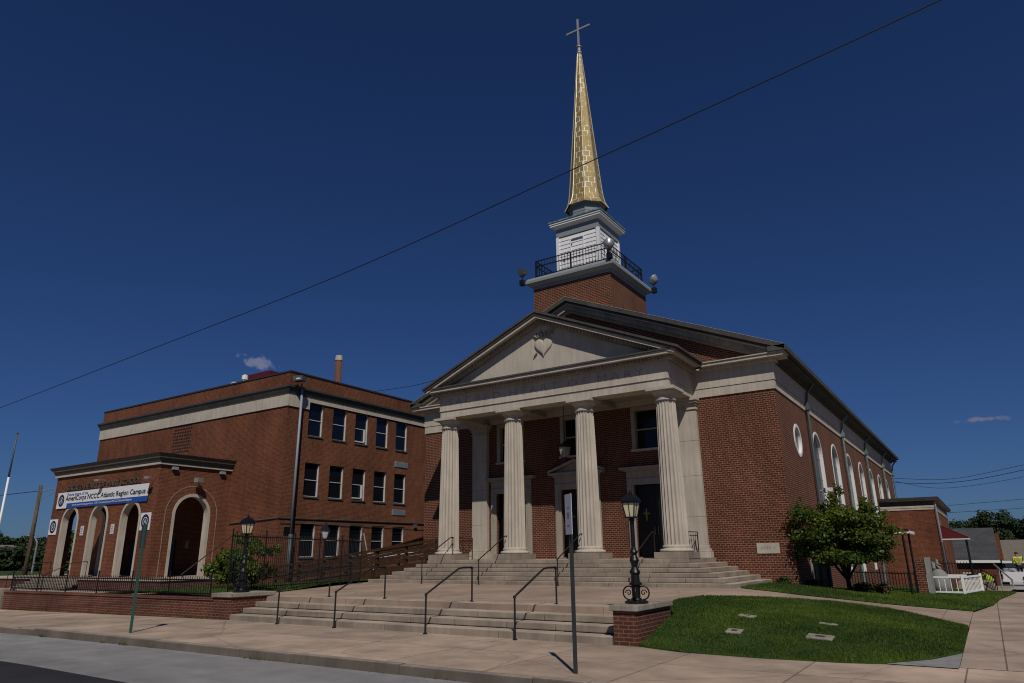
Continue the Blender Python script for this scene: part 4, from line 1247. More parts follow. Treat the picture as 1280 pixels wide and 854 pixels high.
slab(mb, SL_, SX, SY, SB, 11.765, 11.86, .085, .09); slab(mb, SL_, SX, SY, SB, 11.861, 12.22, .10, .26); slab(mb, SL_, SX, SY, SB, 12.222, 12.34, .29, .31)
mb.build('cornice', M_['cornice_metal'], school)
mb = MB()
mb.box(SL_, SX, SY, SY+.35, 12.34, 13.27); mb.box(SX-.35, SX, SY+.35, SB, 12.34, 13.27); mb.box(SL_, SL_+.35, SY+.35, SB, 12.34, 13.27)
mb.build('parapet', M_['brick_school'], school)
mb = MB()
mb.box(SL_-.05, SX+.05, SY-.05, SY+.4, 13.272, 13.37); mb.box(SX-.4, SX+.05, SY+.4, SB, 13.272, 13.37); mb.box(SL_-.05, SL_+.4, SY+.4, SB, 13.272, 13.37)
mb.build('coping', M_['coping_dark'], school)
mb = MB(); mb.box(SL_+.36, SX-.36, SY+.36, SB, 12.4, 12.6); mb.build('roof', M_['slate'], school)
# windows of the long side, one built and copied
def school_window(y0, y1, z0, z1, upper, opened):
    mb = MB(); h = Hole((y0+y1)/2, (y1-y0)/2-.05, z0+.06, z1-.04)
    fill(mb, 'x', SX, -1, h, .20)
    w = mb.build('window', M_['glass_blue'] if upper else M_['glass'], school, origin=(SX, y0, z0), recalc=False)
    mb = MB(); zm = (z0+z1)/2
    mb.box(SX-.25, SX-.17, y0+.001, y0+.045, z0+.02, z1-.001); mb.box(SX-.25, SX-.17, y0+.045, y1-.03, z1-.06, z1-.001)
    mb.build('frame', M_['pipe_dark'], w)  # left and top members coloured dark to stand for the shadow on them
    mb = MB(); mb.box(SX-.25, SX-.09, y1-.035, y1-.001, z0+.02, z1-.002); mb.build('jamb', M_['window_white'], w)
    mb = MB(); mb.box(SX-.25, SX-.13, y0+.001, y1-.036, z0+.02, z0+.065); mb.build('bottom_rail', M_['window_white'], w)
    mb = MB(); mb.box(SX-.22, SX-.15, y0+.046, y1-.036, zm-.018, zm+.022); mb.build('meeting_rail', M_['window_white'], w)
    mb = MB(); mb.box(SX-.2, SX+.06, y0-.02, y1+.02, z0-.08, z0+.018); mb.build('sill', M_['limestone_dark'], w)
    if opened:
        mb = MB(); mb.box(SX-.18, SX-.03, y1-.30, y1-.23, z0+.1, zm); mb.box(SX-.18, SX-.03, y0+.06, y1-.23, z0+.12, z0+.2); mb.build('sash', M_['window_white'], w)
for j, (z0, z1) in enumerate(WZ):
    for i, (a, b) in enumerate(WY):
        school_window(a, b, z0, z1, j == 0, i == 2 and j < 2)
for y0, y1, z in ((38.6, 40.0, 8.05), (38.5, 39.9, 4.55)):
    mb = MB(); mb.box(SX, SX+.04, y0, y1, z, z+.42)
    for k in range(6): mb.box(SX+.04, SX+.06, y0+.04, y1-.04, z+.04+k*.065, z+.08+k*.065)
    mb.build('louvre_vent', M_['steel'], school)
mb = MB()
for i in range(11):
    for j in range(9):
        x = -33.35 + i*.205 + (.10 if j % 2 else 0); z = 8.98 + j*.235
        mb.box(x, x+.13, SY-.004, SY+.02, z, z+.13)
mb.build('vent_grille', M_['door_dark'], school)
mb = MB(); mb.tube([(SX-4.8, SY-.05, 3.82), (SX-1.0, SY-.06, 3.98), (SX+.06, SY-.06, 4.05), (SX+.06, 36, 4.05), (SX+.06, 43.5, 4.05)], .035, 6); mb.tube([(SX+.05, SY+.1, 3.75), (SX+.05, 43, 3.62)], .018, 5)
mb.box(SX, SX+.14, 40.9, 41.2, 3.7, 3.98)
mb.build('cable_run', M_['pipe_dark'], school)
mb = MB(); mb.box(SX, SX+.03, 28.95, 29.5, 3.0, 3.5); mb.build('notice_board', M_['door_dark'], school)
# chimney and roof plant
mb = MB(); mb.lathe((-40.07, 50, 0), [(.40,12.4),(.36,22.0)], 16); ch = mb.build('chimney', M_['brick_church'], school, smooth=True)
mb = MB(); mb.lathe((-40.07, 50, 0), [(.41,22.0),(.41,22.1),(.37,22.5),(.33,22.55)], 16); mb.build('chimney_cap', M_['limestone'], ch)
mb = MB(); mb.box(-38.9, -35.6, 38, 42, 12.5, 17.7); mb.build('roof_house', M_['red_metal'], school)
mb = MB(); mb.lathe((-35.55, 35.5, 12.5), [(.18,0),(.18,3.75),(.26,3.8),(.26,4.15),(.08,4.25)], 10); mb.build('roof_vent', M_['white'], school)
mb = MB(); mb.lathe((-36.9, 35.5, 12.5), [(.16,0),(.16,3.3),(.38,3.4),(.38,3.65),(.2,3.78)], 12); mb.build('roof_vent', M_['limestone'], school)

# entrance block
EX0, EX1, EY = -38.75, -25.9, 23.6
ACX = (-36.0, -32.25, -28.5)
mb = MB()
fh = [Hole(x, 1.0, .65, 4.05, 'arch') for x in ACX]
wall(mb, 'y', EY, 1, EX0, EX1, -.3, 7.21, fh, .36, back=True)
wall(mb, 'x', EX1, -1, EY, SY-.002, -.3, 7.21, [Hole(26.0, 1.12, .65, 4.30, 'arch')], .42, back=True)
wall(mb, 'x', EX0, 1, EY, SY-.002, -.3, 7.21, [Hole(26.0, 1.12, .65, 4.30, 'arch')], .42, back=True)
eb = mb.build('entrance_block', M_['brick_school'], school, recalc=False)
for x in ACX:
    mb = MB(); ring(mb, 'y', EY, 1, Hole(x, .985, .65, 4.05, 'arch'), Hole(x, 1.15, .65, 4.05, 'arch'), -.03, .37)
    mb.build('arch_surround', M_['limestone'], eb, recalc=False)
for px, inw in ((EX1, -1), (EX0, 1)):
    mb = MB(); ring(mb, 'x', px, inw, Hole(26.0, 1.105, .65, 4.30, 'arch'), Hole(26.0, 1.28, .65, 4.30, 'arch'), -.03, .43)
    mb.build('arch_surround', M_['limestone'], eb, recalc=False)
mb = MB(); ring(mb, 'x', EX1, -1, Hole(26.0, 1.72, .65, 4.30, 'arch'), Hole(26.0, 1.76, .65, 4.30, 'arch'), -.008, .0)
mb.build('arch_joint', M_['limestone_dirty'], eb, recalc=False)
mb = MB(); mb.box(EX0+.55, EX1-.55, EY+.55, SY, 6.6, 6.75); mb.build('ceiling', M_['trim'], eb)
mb = MB(); slab(mb, EX0, EX1, EY, SY, 7.212, 7.33, .13, .13); mb.build('stone_band', M_['limestone'], eb)
mb = MB(); slab(mb, EX0, EX1, EY, SY, 7.332, 7.60, .12, .24); slab(mb, EX0, EX1, EY, SY, 7.658, 7.86, .31, .46); mb.build('cornice', M_['cornice_metal'], eb)
mb = MB(); slab(mb, EX0, EX1, EY, SY, 7.602, 7.655, .27, .30); mb.build('cornice_line', M_['limestone'], eb)
lettering('lettering', 'SACRED HEART OF MARY SCHOOL', (-37.0, EY-.04, 6.22), (1,0,0), (0,0,1), 9.2, M_['bronze'], eb, height=.36, depth=.04)
for x in (-36.0, -32.25):
    mb = MB()
    for s in (-1, 1):
        a, b = sorted((x+s*.02, x+s*.95)); mb.box(a, b, SY-.08, SY-.003, .66, 2.95)
        a, b = sorted((x+s*.2, x+s*.75)); mb.box(a, b, SY-.095, SY-.08, 1.7, 2.7)
    d = mb.build('door', M_['door_blue'], school)
    MB().tube([(x+.1, SY-.13, 1.5), (x+.1, SY-.13, 1.9)], .02, 6).build('handle', M_['steel'], d)
mb = MB(); mb.box(-30.1, -29.75, SY-.03, SY-.003, 2.35, 2.85); mb.build('door_notice', M_['limestone_dirty'], school)
for x, y, z, a in ((-32.2, EY, 6.62, 0), (-26.35, EY, 6.40, 0)):
    mb = MB(); mb.tube([(x, y, z), (x, y-.35, z+.08), (x+.05, y-.45, z+.03)], .02, 6); mb.bbox((x+.08, y-.52, z-.01), (.17, .11, .06), .3); mb.build('flood_lamp', M_['galv'], eb)
mb = MB(); mb.tube([(EX1, 26.1, 6.45), (EX1+.35, 26.0, 6.55)], .03, 6); mb.bbox((EX1+.42, 25.95, 6.40), (.16, .22, .14), .2); mb.build('flood_lamp', M_['galv'], eb)
for y in (24.3, 27.6):
    mb = MB(); mb.box(EX1, EX1+.2, y, y+.35, 6.95, 7.12); mb.build('flood_lamp', M_['steel'], eb)
# platform, stairs
pf = thing('entrance_platform', 'raised brick platform with white stone coping under the school arches', 'platform', (-30, 23, -.05))
mb = MB(); mb.box(-31.2, -22.45, 22.45, 28.495, -.6, .53); mb.box(-45, -31.2, 22.9, 28.495, -.6, .53); mb.box(-45, -37.6, 22.3, 22.9, -.6, .53); mb.build('brick_body', M_['brick_low'], pf)
mb = MB(); mb.box(-31.25, -22.38, 22.38, 22.85, .532, .655); mb.box(-22.85, -22.38, 22.85, 28.49, .532, .655); mb.box(-45, -37.5, 22.22, 22.85, .532, .655); mb.build('stone_coping', M_['limestone'], pf, bevel=.01)
mb = MB(); mb.box(-45, -22.85, 22.86, 28.494, .532, .648); mb.build('paving', M_['sidewalk_side'], pf)
ss = thing('school_steps', 'worn stone stairs up to the school arches, behind the low fence', 'steps', (-34.4, 21.6, -.05))
for k in range(5):
    z1 = .53 - .145*k
    step_course(ss, 'step', -37.4 - .12*k, -31.28 + .05*k, 22.42-.32*k, 22.42-.32*k+.36 + (.46 if k == 0 else 0), z1-.145 - (.1 if k == 4 else 0), z1)
for x, lab in ((-36.9, 'black iron handrail on the left of the school stairs'), (-32.2, 'black iron handrail on the right of the school stairs')):
    rail_('handrail', lab, [(x, 20.9, .85), (x, 22.5, 1.55), (x, 23.3, 1.58)], [((x, 20.9, -.06), (x, 20.9, .87)), ((x, 23.3, .65), (x, 23.3, 1.58))], 'handrails on the school stairs')
t = thing('stair_railing', 'slanting black rail against the school wall beside the right arch', 'handrail', (-24.5, 27.5, .65))
MB().tube([(-24.0, 24.6, .8), (-23.6, 27.9, 3.35)], .035, 6).build('rail', M_['iron'], t)
for q in ((-24.0, 24.7, .65, .9), (-23.6, 27.8, .65, 3.3)): MB().tube([q[:3], (q[0], q[1], q[3])], .03, 6).build('post', M_['iron'], t)

# banner over the arches
bn = thing('banner', 'wide white cloth banner with blue foot stripe across the school arches', 'banner', (-32.4, EY-.08, 5.6))
mb = MB(); n_ = 40; vs = []; fs = []
bx0, bx1 = -38.1, -26.75
def by(u, v): return EY - .075 - .006*math.sin(u*26)*v
for i in range(n_+1):
    u = i/n_
    for k, zz in enumerate((5.06, 5.38, 6.13)):
        vs.append((bx0+(bx1-bx0)*u, by(u, k/2), zz))
for i in range(n_): fs.append((i*3+1, (i+1)*3+1, (i+1)*3+2, i*3+2))
fs += [(i*3, (i+1)*3, (i+1)*3+1, i*3+1) for i in range(5)]
mb.add(vs, fs); mb.build('cloth', M_['banner_white'], bn, recalc=False)
mb = MB(); fs = [(i*3, (i+1)*3, (i+1)*3+1, i*3+1) for i in range(5, n_)]
mb.add([(x, y-.002, z) for x, y, z in vs], fs); st = mb.build('foot_stripe', M_['banner_blue'], bn, recalc=False)
yb = EY-.088
lettering('lettering', 'Future home of the', (-36.75, yb, 5.86), (1,0,0), (0,0,1), 2.75, M_['banner_blue'], bn, height=.20, depth=.004)
lettering('lettering', 'AmeriCorps NCCC Atlantic Region Campus', (-36.9, yb, 5.44), (1,0,0), (0,0,1), 9.85, M_['ink'], bn, height=.42, depth=.004, off=.014)
lettering('lettering', 'www.americorps.gov/nccc  OR  Facebook.com/NCCCAtlanticRegion', (-35.9, yb, 5.14), (1,0,0), (0,0,1), 7.4, M_['banner_white'], st, height=.17, depth=.004)
def disc(mb, c, r0, r1, n=28, y=0):
    vs = []; fs = []
    for k in range(n):
        a = 2*math.pi*k/n
        vs += [(c[0]+r0*math.cos(a), y, c[1]+r0*math.sin(a)), (c[0]+r1*math.cos(a), y, c[1]+r1*math.sin(a))]
    for k in range(n): fs.append((2*k, 2*k+1, 2*((k+1) % n)+1, 2*((k+1) % n)))
    mb.add(vs, fs)
def emblem(c, r, y, parent):
    mb = MB(); disc(mb, c, .62*r, r, y=y); disc(mb, c, .001, .50*r, y=y); mb.build('emblem_ring', M_['navy'], parent, recalc=False)
    lettering('lettering', 'A', (c[0]-.27*r, y-.001, c[1]-.30*r), (1,0,0), (0,0,1), .54*r, M_['banner_white'], parent, height=.62*r, depth=.004)
emblem((-37.5, 5.60), .40, yb-.002, bn)
for x, lab in ((-38.15, 'square white badge sign with round navy emblem left of the first school arch'), (-26.72, 'square white badge sign with round navy emblem at the right school entrance corner')):
    t = thing('badge_sign', lab, 'sign', (x, EY-.03, 3.85), 'white emblem signs on the school entrance')
    mb = MB(); mb.box(x-.53, x+.53, EY-.04, EY-.005, 3.35, 4.37); mb.build('sign_board', M_['banner_white'], t)
    emblem((x, 3.86), .42, EY-.043, t)
for x, lab in ((-34.15, 'small white notice on the brick pier between the first and second school arch'), (-30.4, 'small white notice on the brick pier between the second and third school arch')):
    t = thing('notice', lab, 'notice', (x, EY-.02, 3.5), 'small notices on the brick piers')
    MB().box(x-.20, x+.20, EY-.022, EY-.003, 3.22, 3.82).build('notice_plate', M_['sign_white'], t)
    mb = MB()
    for k in range(4): mb.box(x-.13, x+.13-.03*(k % 2), EY-.026, EY-.0225, 3.32+k*.11, 3.37+k*.11)
    mb.build('notice_print', M_['blue_grey'], t)
# light pole at the school corner
t = thing('light_pole', 'slim grey steel pole with a floodlight on top at the school corner', 'light pole', (-20.32, 29.2, .4))
mb = MB(); mb.tube([(-20.32, 29.2, 3.0), (-20.32, 29.2, 12.2)], [.085, .075], 10); mb.build('pole', M_['steel'], t, smooth=True)
mb = MB(); mb.tube([(-20.32, 29.2, .0), (-20.32, 29.2, 3.05)], .125, 10); mb.build('pole_base', M_['pipe_dark'], t, smooth=True)
mb = MB(); mb.tube([(-20.32, 29.2, 12.1), (-20.2, 29.0, 12.5)], .06, 6); mb.bbox((-20.1, 28.75, 12.75), (.34, .26, .16), R(20)); mb.build('lamp_head', M_['pipe_dark'], t)
mb = MB(); mb.bbox((-20.02, 28.70, 12.70), (.14, .22, .05), R(20)); mb.build('lamp_lens', M_['sign_white'], t)
# small lantern post and leaning pole in the courtyard
t = thing('courtyard_lamp', 'dark post lantern with white glass in the courtyard between church and school', 'lamp', (-16.57, 28.6, .2))
MB().tube([(-16.57, 28.6, -.2), (-16.57, 28.6, 2.75)], .05, 8).build('post', M_['iron'], t)
mb = MB(); mb.lathe((-16.57, 28.6, 0), [(.30,3.15),(.26,3.25),(.10,3.45),(.03,3.6)], 8); mb.build('lantern_roof', M_['iron'], t)
mb = MB(); mb.lathe((-16.57, 28.6, 0), [(.12,2.72),(.26,3.15)], 8); mb.build('lantern_glass', M_['sign_white'], t)
t = thing('metal_pole', 'thin pale metal pole leaning in the courtyard behind the ramp', 'pole', (-13.1, 26.6, .4))
MB().tube([(-14.3, 30.3, .3), (-15.2, 30.3, 3.0)], .035, 6).build('tube', M_['galv'], t)
# awning at the church's left side door
t = thing('awning', 'maroon metal awning with white scalloped edge over the left side door of the church', 'awning', (-11.5, 31.5, 1.9))
mb = MB(); mb.hexa([(-14.6,30.2,1.85),(-9.2,30.2,2.95),(-9.2,33.2,2.95),(-14.6,33.2,1.85),(-14.6,30.2,1.91),(-9.2,30.2,3.01),(-9.2,33.2,3.01),(-14.6,33.2,1.91)]); mb.build('canopy', M_['red_metal'], t)
mb = MB()
for k in range(14):
    x0 = -14.6 + k*.386; mb.prism([(x0, 1.90), (x0, 1.72), (x0+.10, 1.64), (x0+.28, 1.64), (x0+.38, 1.72), (x0+.38, 1.90)], 30.16, 30.19, 'y')
mb.build('valance', M_['white'], t)
for y in (30.4, 33.0): MB().tube([(-14.4, y, .2), (-14.4, y, 1.86)], .04, 6).build('post', M_['white'], t)
# ------------------------------------------------------------------ annex at the back right
AY, AX = 58.0, 12.55
an = thing('annex_building', 'low red brick annex with flat roof behind the church, with maroon awnings', 'annex', (11, AY, -.9))
mb = MB()
mb.quad((HWX, AY, -3), (AX, AY, -3), (AX, AY, 4.42), (HWX, AY, 4.42)); wall(mb, 'x', AX, -1, AY, 78, -4, 4.42, [Hole(61.5, .5, -.3, 1.9), Hole(63.6, .5, 2.9, 3.9)], .25)
mb.build('wall', M_['brick_school'], an, recalc=False)
mb = MB(); slab(mb, 9.16, AX, AY, 78, 4.42, 4.54, .04, .04); slab(mb, 9.16, AX, AY, 78, 4.56, 4.70, .06, .06); mb.build('stone_band', M_['limestone'], an)
mb = MB(); slab(mb, 9.16, AX, AY, 78, 4.702, 5.04, .02, .02); mb.build('frieze', M_['cornice_metal'], an)
mb = MB(); slab(mb, 9.16, AX, AY, 78, 5.042, 5.13, .3, .34); mb.build('cornice', M_['limestone_dirty'], an)
mb = MB(); slab(mb, 9.16, AX, AY, 78, 5.132, 5.27, .36, .36); mb.build('roof', M_['coping_dark'], an)
mb = MB(); fill(mb, 'x', AX, -1, Hole(61.5, .5, -.3, 1.9), .2); mb.build('door', M_['door_dark'], an, recalc=False)
mb = MB(); fill(mb, 'x', AX, -1, Hole(63.6, .5, 2.9, 3.9), .02); mb.build('window', M_['trim'], an, recalc=False)
mb = MB(); mb.tube([(AX+.10, AY-.05, 4.9), (AX+.10, AY-.05, 2.2)], .07, 6); mb.build('downspout', M_['galv'], an)
mb = MB(); mb.tube([(AX+.10, AY-.05, 2.2), (AX+.10, AY-.05, -2)], .08, 6); mb.build('downspout', M_['pipe_dark'], an)
def metal_awning(name, label, x0, x1, y0, y1, z0, z1, posts, zg):
    t = thing(name, label, 'awning', ((x0+x1)/2, (y0+y1)/2, z1), 'maroon awnings')
    mb = MB(); mb.hexa([(x0,y0,z0-.05),(x1,y0,z1-.05),(x1,y1,z1-.05),(x0,y1,z0-.05),(x0,y0,z0),(x1,y0,z1),(x1,y1,z1),(x0,y1,z0)])
    n_ = int((y1-y0)/.2)
    for k in range(n_+1):
        y = y0 + (y1-y0)*k/n_; mb.hexa([(x0,y-.02,z0),(x1,y-.02,z1),(x1,y+.02,z1),(x0,y+.02,z0),(x0,y-.02,z0+.03),(x1,y-.02,z1+.03),(x1,y+.02,z1+.03),(x0,y+.02,z0+.03)])
    mb.build('canopy', M_['red_metal'], t)
    mb = MB()
    def val(a0, a1, c, ax, z):
        n2 = max(2, int(abs(a1-a0)/.3))
        for k in range(n2):
            p = a0 + (a1-a0)*k/n2; w = (a1-a0)/n2
            mb.prism([(p, z), (p, z-.07), (p+w*.25, z-.12), (p+w*.75, z-.12), (p+w, z-.07), (p+w, z)], c-.01, c+.01, ax)
    val(y0, y1, x1+.012, 'x', z1-.02)
    n2 = max(2, int((x1-x0)/.3))
    mb.build('valance', M_['white'], t)
    for c in (y0-.012, y1+.012):
        mb = MB(); mb.hexa([(x0,c-.01,z1-.12),(x1,c-.01,z1-.12),(x1,c+.01,z1-.12),(x0,c+.01,z1-.12),(x0,c-.01,z1-.06),(x1,c-.01,z1-.06),(x1,c+.01,z1-.06),(x0,c+.01,z1-.06)])
        mb.build('valance', M_['white'], t)
    for c in (y0, y1): MB().prism([(x0, z1-.06), (x1, z1-.06), (x0, z0-.05)], c-.008, c+.008, 'y').build('side_panel', M_['red_metal'], t)
    for px, py in posts: MB().tube([(px, py, zg-.1), (px, py, z1-.06)], .045, 6).build('post', M_['iron'], t)
metal_awning('door_awning', 'maroon metal awning on two thin black posts over the church side door, beside the tree', HWX+.02, 12.85, 31.0, 33.2, 3.05, 2.44, [(12.62, 31.05), (12.66, 33.1)], .05)
metal_awning('door_awning', 'maroon metal awning over the annex door, before the grey roofed house', AX+.02, 14.25, 58.5, 61.5, 3.38, 2.48, [(14.05, 58.7), (14.05, 61.3)], -.9)
# annex landing, steps and railing
t = thing('annex_steps', 'tan stone steps with side blocks at the annex door', 'steps', (14.4, 46, -.4))
for k in range(4):
    step_course(t, 'step', 13.6, 15.5 - .12*k, 44.2+.4*k, 48.5, -.62+.17*k, -.45+.17*k)
t = thing('iron_railing', 'black iron railing beside the annex steps, behind the white fence', 'railing', (13.2, 45.8, .1))
fence_run(t, (12.4, 45.5, .25), (14.3, 45.5, .25), 0, .85, .13, 1.9, posts_h=.02); fence_run(t, (14.3, 45.5, .25), (15.3, 44.0, -.5), 0, .9, .13, 1.8, posts_h=.02)
t = thing('pipe_handrail', 'grey pipe handrail sloping down beside the tan steps', 'handrail', (15.7, 44, -.3))
MB().tube([(15.35, 45.5, .95), (15.5, 43.5, .80), (15.95, 41.5, .30)], .04, 6).build('rail', M_['galv'], t)
for q in ((15.5, 43.5, .8), (15.93, 41.6, .33)): MB().tube([(q[0], q[1], -.6), q], .04, 6).build('post', M_['galv'], t)
# iron fence along the church side
t = thing('iron_fence', 'black iron picket fence beside the church wall behind the tree', 'fence', (11.2, 36.5, 0))
fence_run(t, (9.6, 36.5, .02), (12.55, 35.2, -.02), 0, .88, .125, 1.6, posts_h=.03)
# brick post with stone slab, statue, white fence
t = thing('brick_post', 'square brick post with a grey stone slab against it, left of the white fence', 'post', (12.85, 33.4, 0))
MB().box(12.66, 13.0, 33.2, 33.6, -.1, 1.36).build('brick_body', M_['brick_church'], t)
MB().box(13.03, 13.24, 33.3, 33.5, -.1, 1.42).build('stone_slab', M_['patch'], t, bevel=.01)
def skin(name, pts, edges, rad, mat, parent, sub=2, label=None):
    me = bpy.data.meshes.new(name); o = bpy.data.objects.new(name, me); COL.objects.link(o)
    me.from_pydata([tuple(p) for p in pts], edges, [])
    md = o.modifiers.new('skin', 'SKIN'); md.use_smooth_shade = True
    for i, r in enumerate(rad):
        sv = me.skin_vertices[0].data[i]; r = r if hasattr(r, '__len__') else (r, r); sv.radius = r; sv.use_root = (i == 0)
    sd = o.modifiers.new('sub', 'SUBSURF'); sd.levels = sub; sd.render_levels = sub
    dg = bpy.context.evaluated_depsgraph_get()
    m2 = bpy.data.meshes.new_from_object(o.evaluated_get(dg)); vs = [tuple(v.co) for v in m2.vertices]; fs = [tuple(p.vertices) for p in m2.polygons]
    bpy.data.objects.remove(o); bpy.data.meshes.remove(me); bpy.data.meshes.remove(m2)
    mb = MB(); mb.add(vs, fs)
    return mb.build(name, mat, parent, smooth=True, recalc=False, label=label)
st = thing('statue', 'small grey stone kneeling angel statue on a rounded boulder inside the white fence', 'statue', (13.35, 35.4, 0))
mb = MB(); mb.lathe((13.35, 35.4, 0), [(.34,-.1),(.36,.3),(.33,.62),(.25,.82),(.10,.93),(.02,.95)], 14); mb.build('boulder', M_['patch'], st, smooth=True)
sx, sy, sz = 13.32, 35.4, .90
skin('angel', [(sx,sy,sz+.05),(sx-.02,sy,sz+.17),(sx-.01,sy-.01,sz+.29),(sx+.03,sy-.02,sz+.37),(sx+.16,sy-.04,sz+.04),(sx+.04,sy+.06,sz+.02),(sx+.08,sy-.08,sz+.22),(sx+.16,sy-.05,sz+.20),(sx+.05,sy-.02,sz+.42)],
     [(0,1),(1,2),(2,3),(0,4),(0,5),(2,6),(6,7),(3,8)], [.11,.09,.085,.045,.07,.07,.035,.03,.065], M_['patch'], st)
mb = MB()
for s in (-1, 1): mb.hexa([(sx-.07,sy+s*.03,sz+.28),(sx-.05,sy+s*.05,sz+.28),(sx-.05,sy+s*.06,sz+.05),(sx-.1,sy+s*.04,sz+.05),(sx-.18,sy+s*.07,sz+.34),(sx-.15,sy+s*.09,sz+.34),(sx-.13,sy+s*.10,sz+.06),(sx-.17,sy+s*.08,sz+.06)])
mb.build('wing', M_['patch'], st)
wf = thing('white_fence', 'low white picket fence around the small statue on the lawn', 'fence', (13.9, 34.4, 0))
WP = [(12.98, 33.9), (14.2, 33.75), (14.78, 36.4)]
for (a, b) in zip(WP, WP[1:]):
    A = Vector((*a, 0)); B = Vector((*b, 0)); L = (B-A).length; n_ = int(L/.19)
    mb = MB()
    for z in (.10, .66):
        d = (B-A).normalized(); c = (A+B)/2; mb.bbox((c.x, c.y, z), (L/2, .025, .035), math.atan2(d.y, d.x))
    for k in range(n_+1):
        p = A + (B-A)*(k/n_); mb.box(p.x-.013, p.x+.013, p.y-.008, p.y+.008, .04, .64)
    mb.build('picket_panel', M_['white'], wf)
for p in WP: MB().box(p[0]-.045, p[0]+.045, p[1]-.045, p[1]+.045, -.1, .74).build('post', M_['white'], wf)
mb = MB(); mb.box(13.2, 14.3, 36.5, 36.55, .60, .69); mb.build('rail', M_['white'], wf)

# ------------------------------------------------------------------ pickup truck and the two workers
tk = thing('pickup_truck', 'white pickup truck parked behind the annex steps with a worker at its bed', 'truck', (19.0, 58, -.75))
tx, ty, tz = 15.7, 57.3, -.75
body = [(0,.42),(0,1.02),(2.05,1.04),(2.05,1.12),(2.35,1.62),(3.55,1.64),(4.1,1.12),(5.2,1.04),(5.35,.95),(5.38,.45)]
arch1 = [(1.45-.47*math.cos(a*math.pi/10), .40+.47*math.sin(a*math.pi/10)) for a in range(11)]
arch2 = [(4.45-.47*math.cos(a*math.pi/10), .40+.47*math.sin(a*math.pi/10)) for a in range(11)]
low = [(5.38,.42)] + arch2[::-1] + arch1[::-1]
mb = MB(); poly = body + low[0:0] + [(5.38,.42)] + [(p[0], p[1]) for p in arch2[::-1]] + [(p[0], p[1]) for p in arch1[::-1]]
P2 = [(tx+p[0], tz+p[1]) for p in poly]
mb.prism(P2, ty, ty+.06, 'y'); mb.prism(P2, ty+1.80, ty+1.86, 'y')
mb.box(tx, tx+.07, ty+.061, ty+1.799, tz+.45, tz+1.0)
mb.box(tx+.07, tx+2.05, ty+.061, ty+1.799, tz+.40, tz+.45)
mb.box(tx+2.06, tx+2.2, ty+.061, ty+1.799, tz+.5, tz+1.12); mb.box(tx+2.35, tx+3.55, ty+.061, ty+1.799, tz+1.57, tz+1.63); mb.box(tx+4.1, tx+5.35, ty+.061, ty+1.799, tz+.98, tz+1.04)
mb.build('body', paint('white_truck_paint', (.62, .63, .65), .25, .5, .03), tk)
mb = MB(); mb.prism([(tx+2.2,tz+1.14),(tx+2.45,tz+1.56),(tx+3.45,tz+1.56),(tx+3.9,tz+1.14)], ty-.004, ty+.002, 'y'); mb.build('window', M_['glass'], tk)
for wx in (1.45, 4.45):
    for wy in (.02, 1.62):
        mb = MB(); mb.lathe((0,0,0), [(.24,-.11),(.34,-.10),(.36,-.05),(.36,.05),(.34,.10),(.24,.11)], 24)
        mb.v = [(tx+wx+p[0], ty+wy+.11+p[2], tz+.36+p[1]) for p in mb.v]
        w = mb.build('wheel', M_['door_dark'], tk, origin=(tx+wx, ty+wy, tz+.36))
        mb = MB(); mb.lathe((0,0,0), [(.02,-.125),(.20,-.12),(.23,-.10)], 16); mb.v = [(tx+wx+p[0], ty+wy+.11+p[2], tz+.36+p[1]) for p in mb.v]; mb.build('rim', M_['galv'], w)
mb = MB(); mb.box(tx-.012, tx+.05, ty-.012, ty+.1, tz+.62, tz+.9); mb.build('tail_light', paint('tail_light_red', (.2, .02, .02), .3), tk)
mb = MB(); mb.box(tx-.10, tx+.0, ty+.05, ty+1.8, tz+.38, tz+.52); mb.build('bumper', M_['galv'], tk)
t = thing('tool_load', 'grey lumpy equipment load in the bed of the white truck', 'equipment', (16.0, 58, -.15))
mb = MB()
for c, r in (((15.95, 57.9, .12), .30), ((16.3, 58.2, .25), .32), ((16.0, 58.5, .3), .25)): mb.sphere(c, r, 9, 6, .9)
mb.build('bundle', M_['galv'], t)
MB().box(15.85, 17.3, 57.7, 57.76, .50, .56).build('rack_bar', M_['iron'], t)
hv = paint('hi_vis_yellow', (.42, .62, .02), .6, .3, .06)
skinm = paint('skin', (.30, .16, .10), .6, .3, .06)
dark = paint('dark_trousers', (.012, .014, .022), .8, .2, .1)
hairm = paint('dark_hair', (.02, .014, .010), .7)
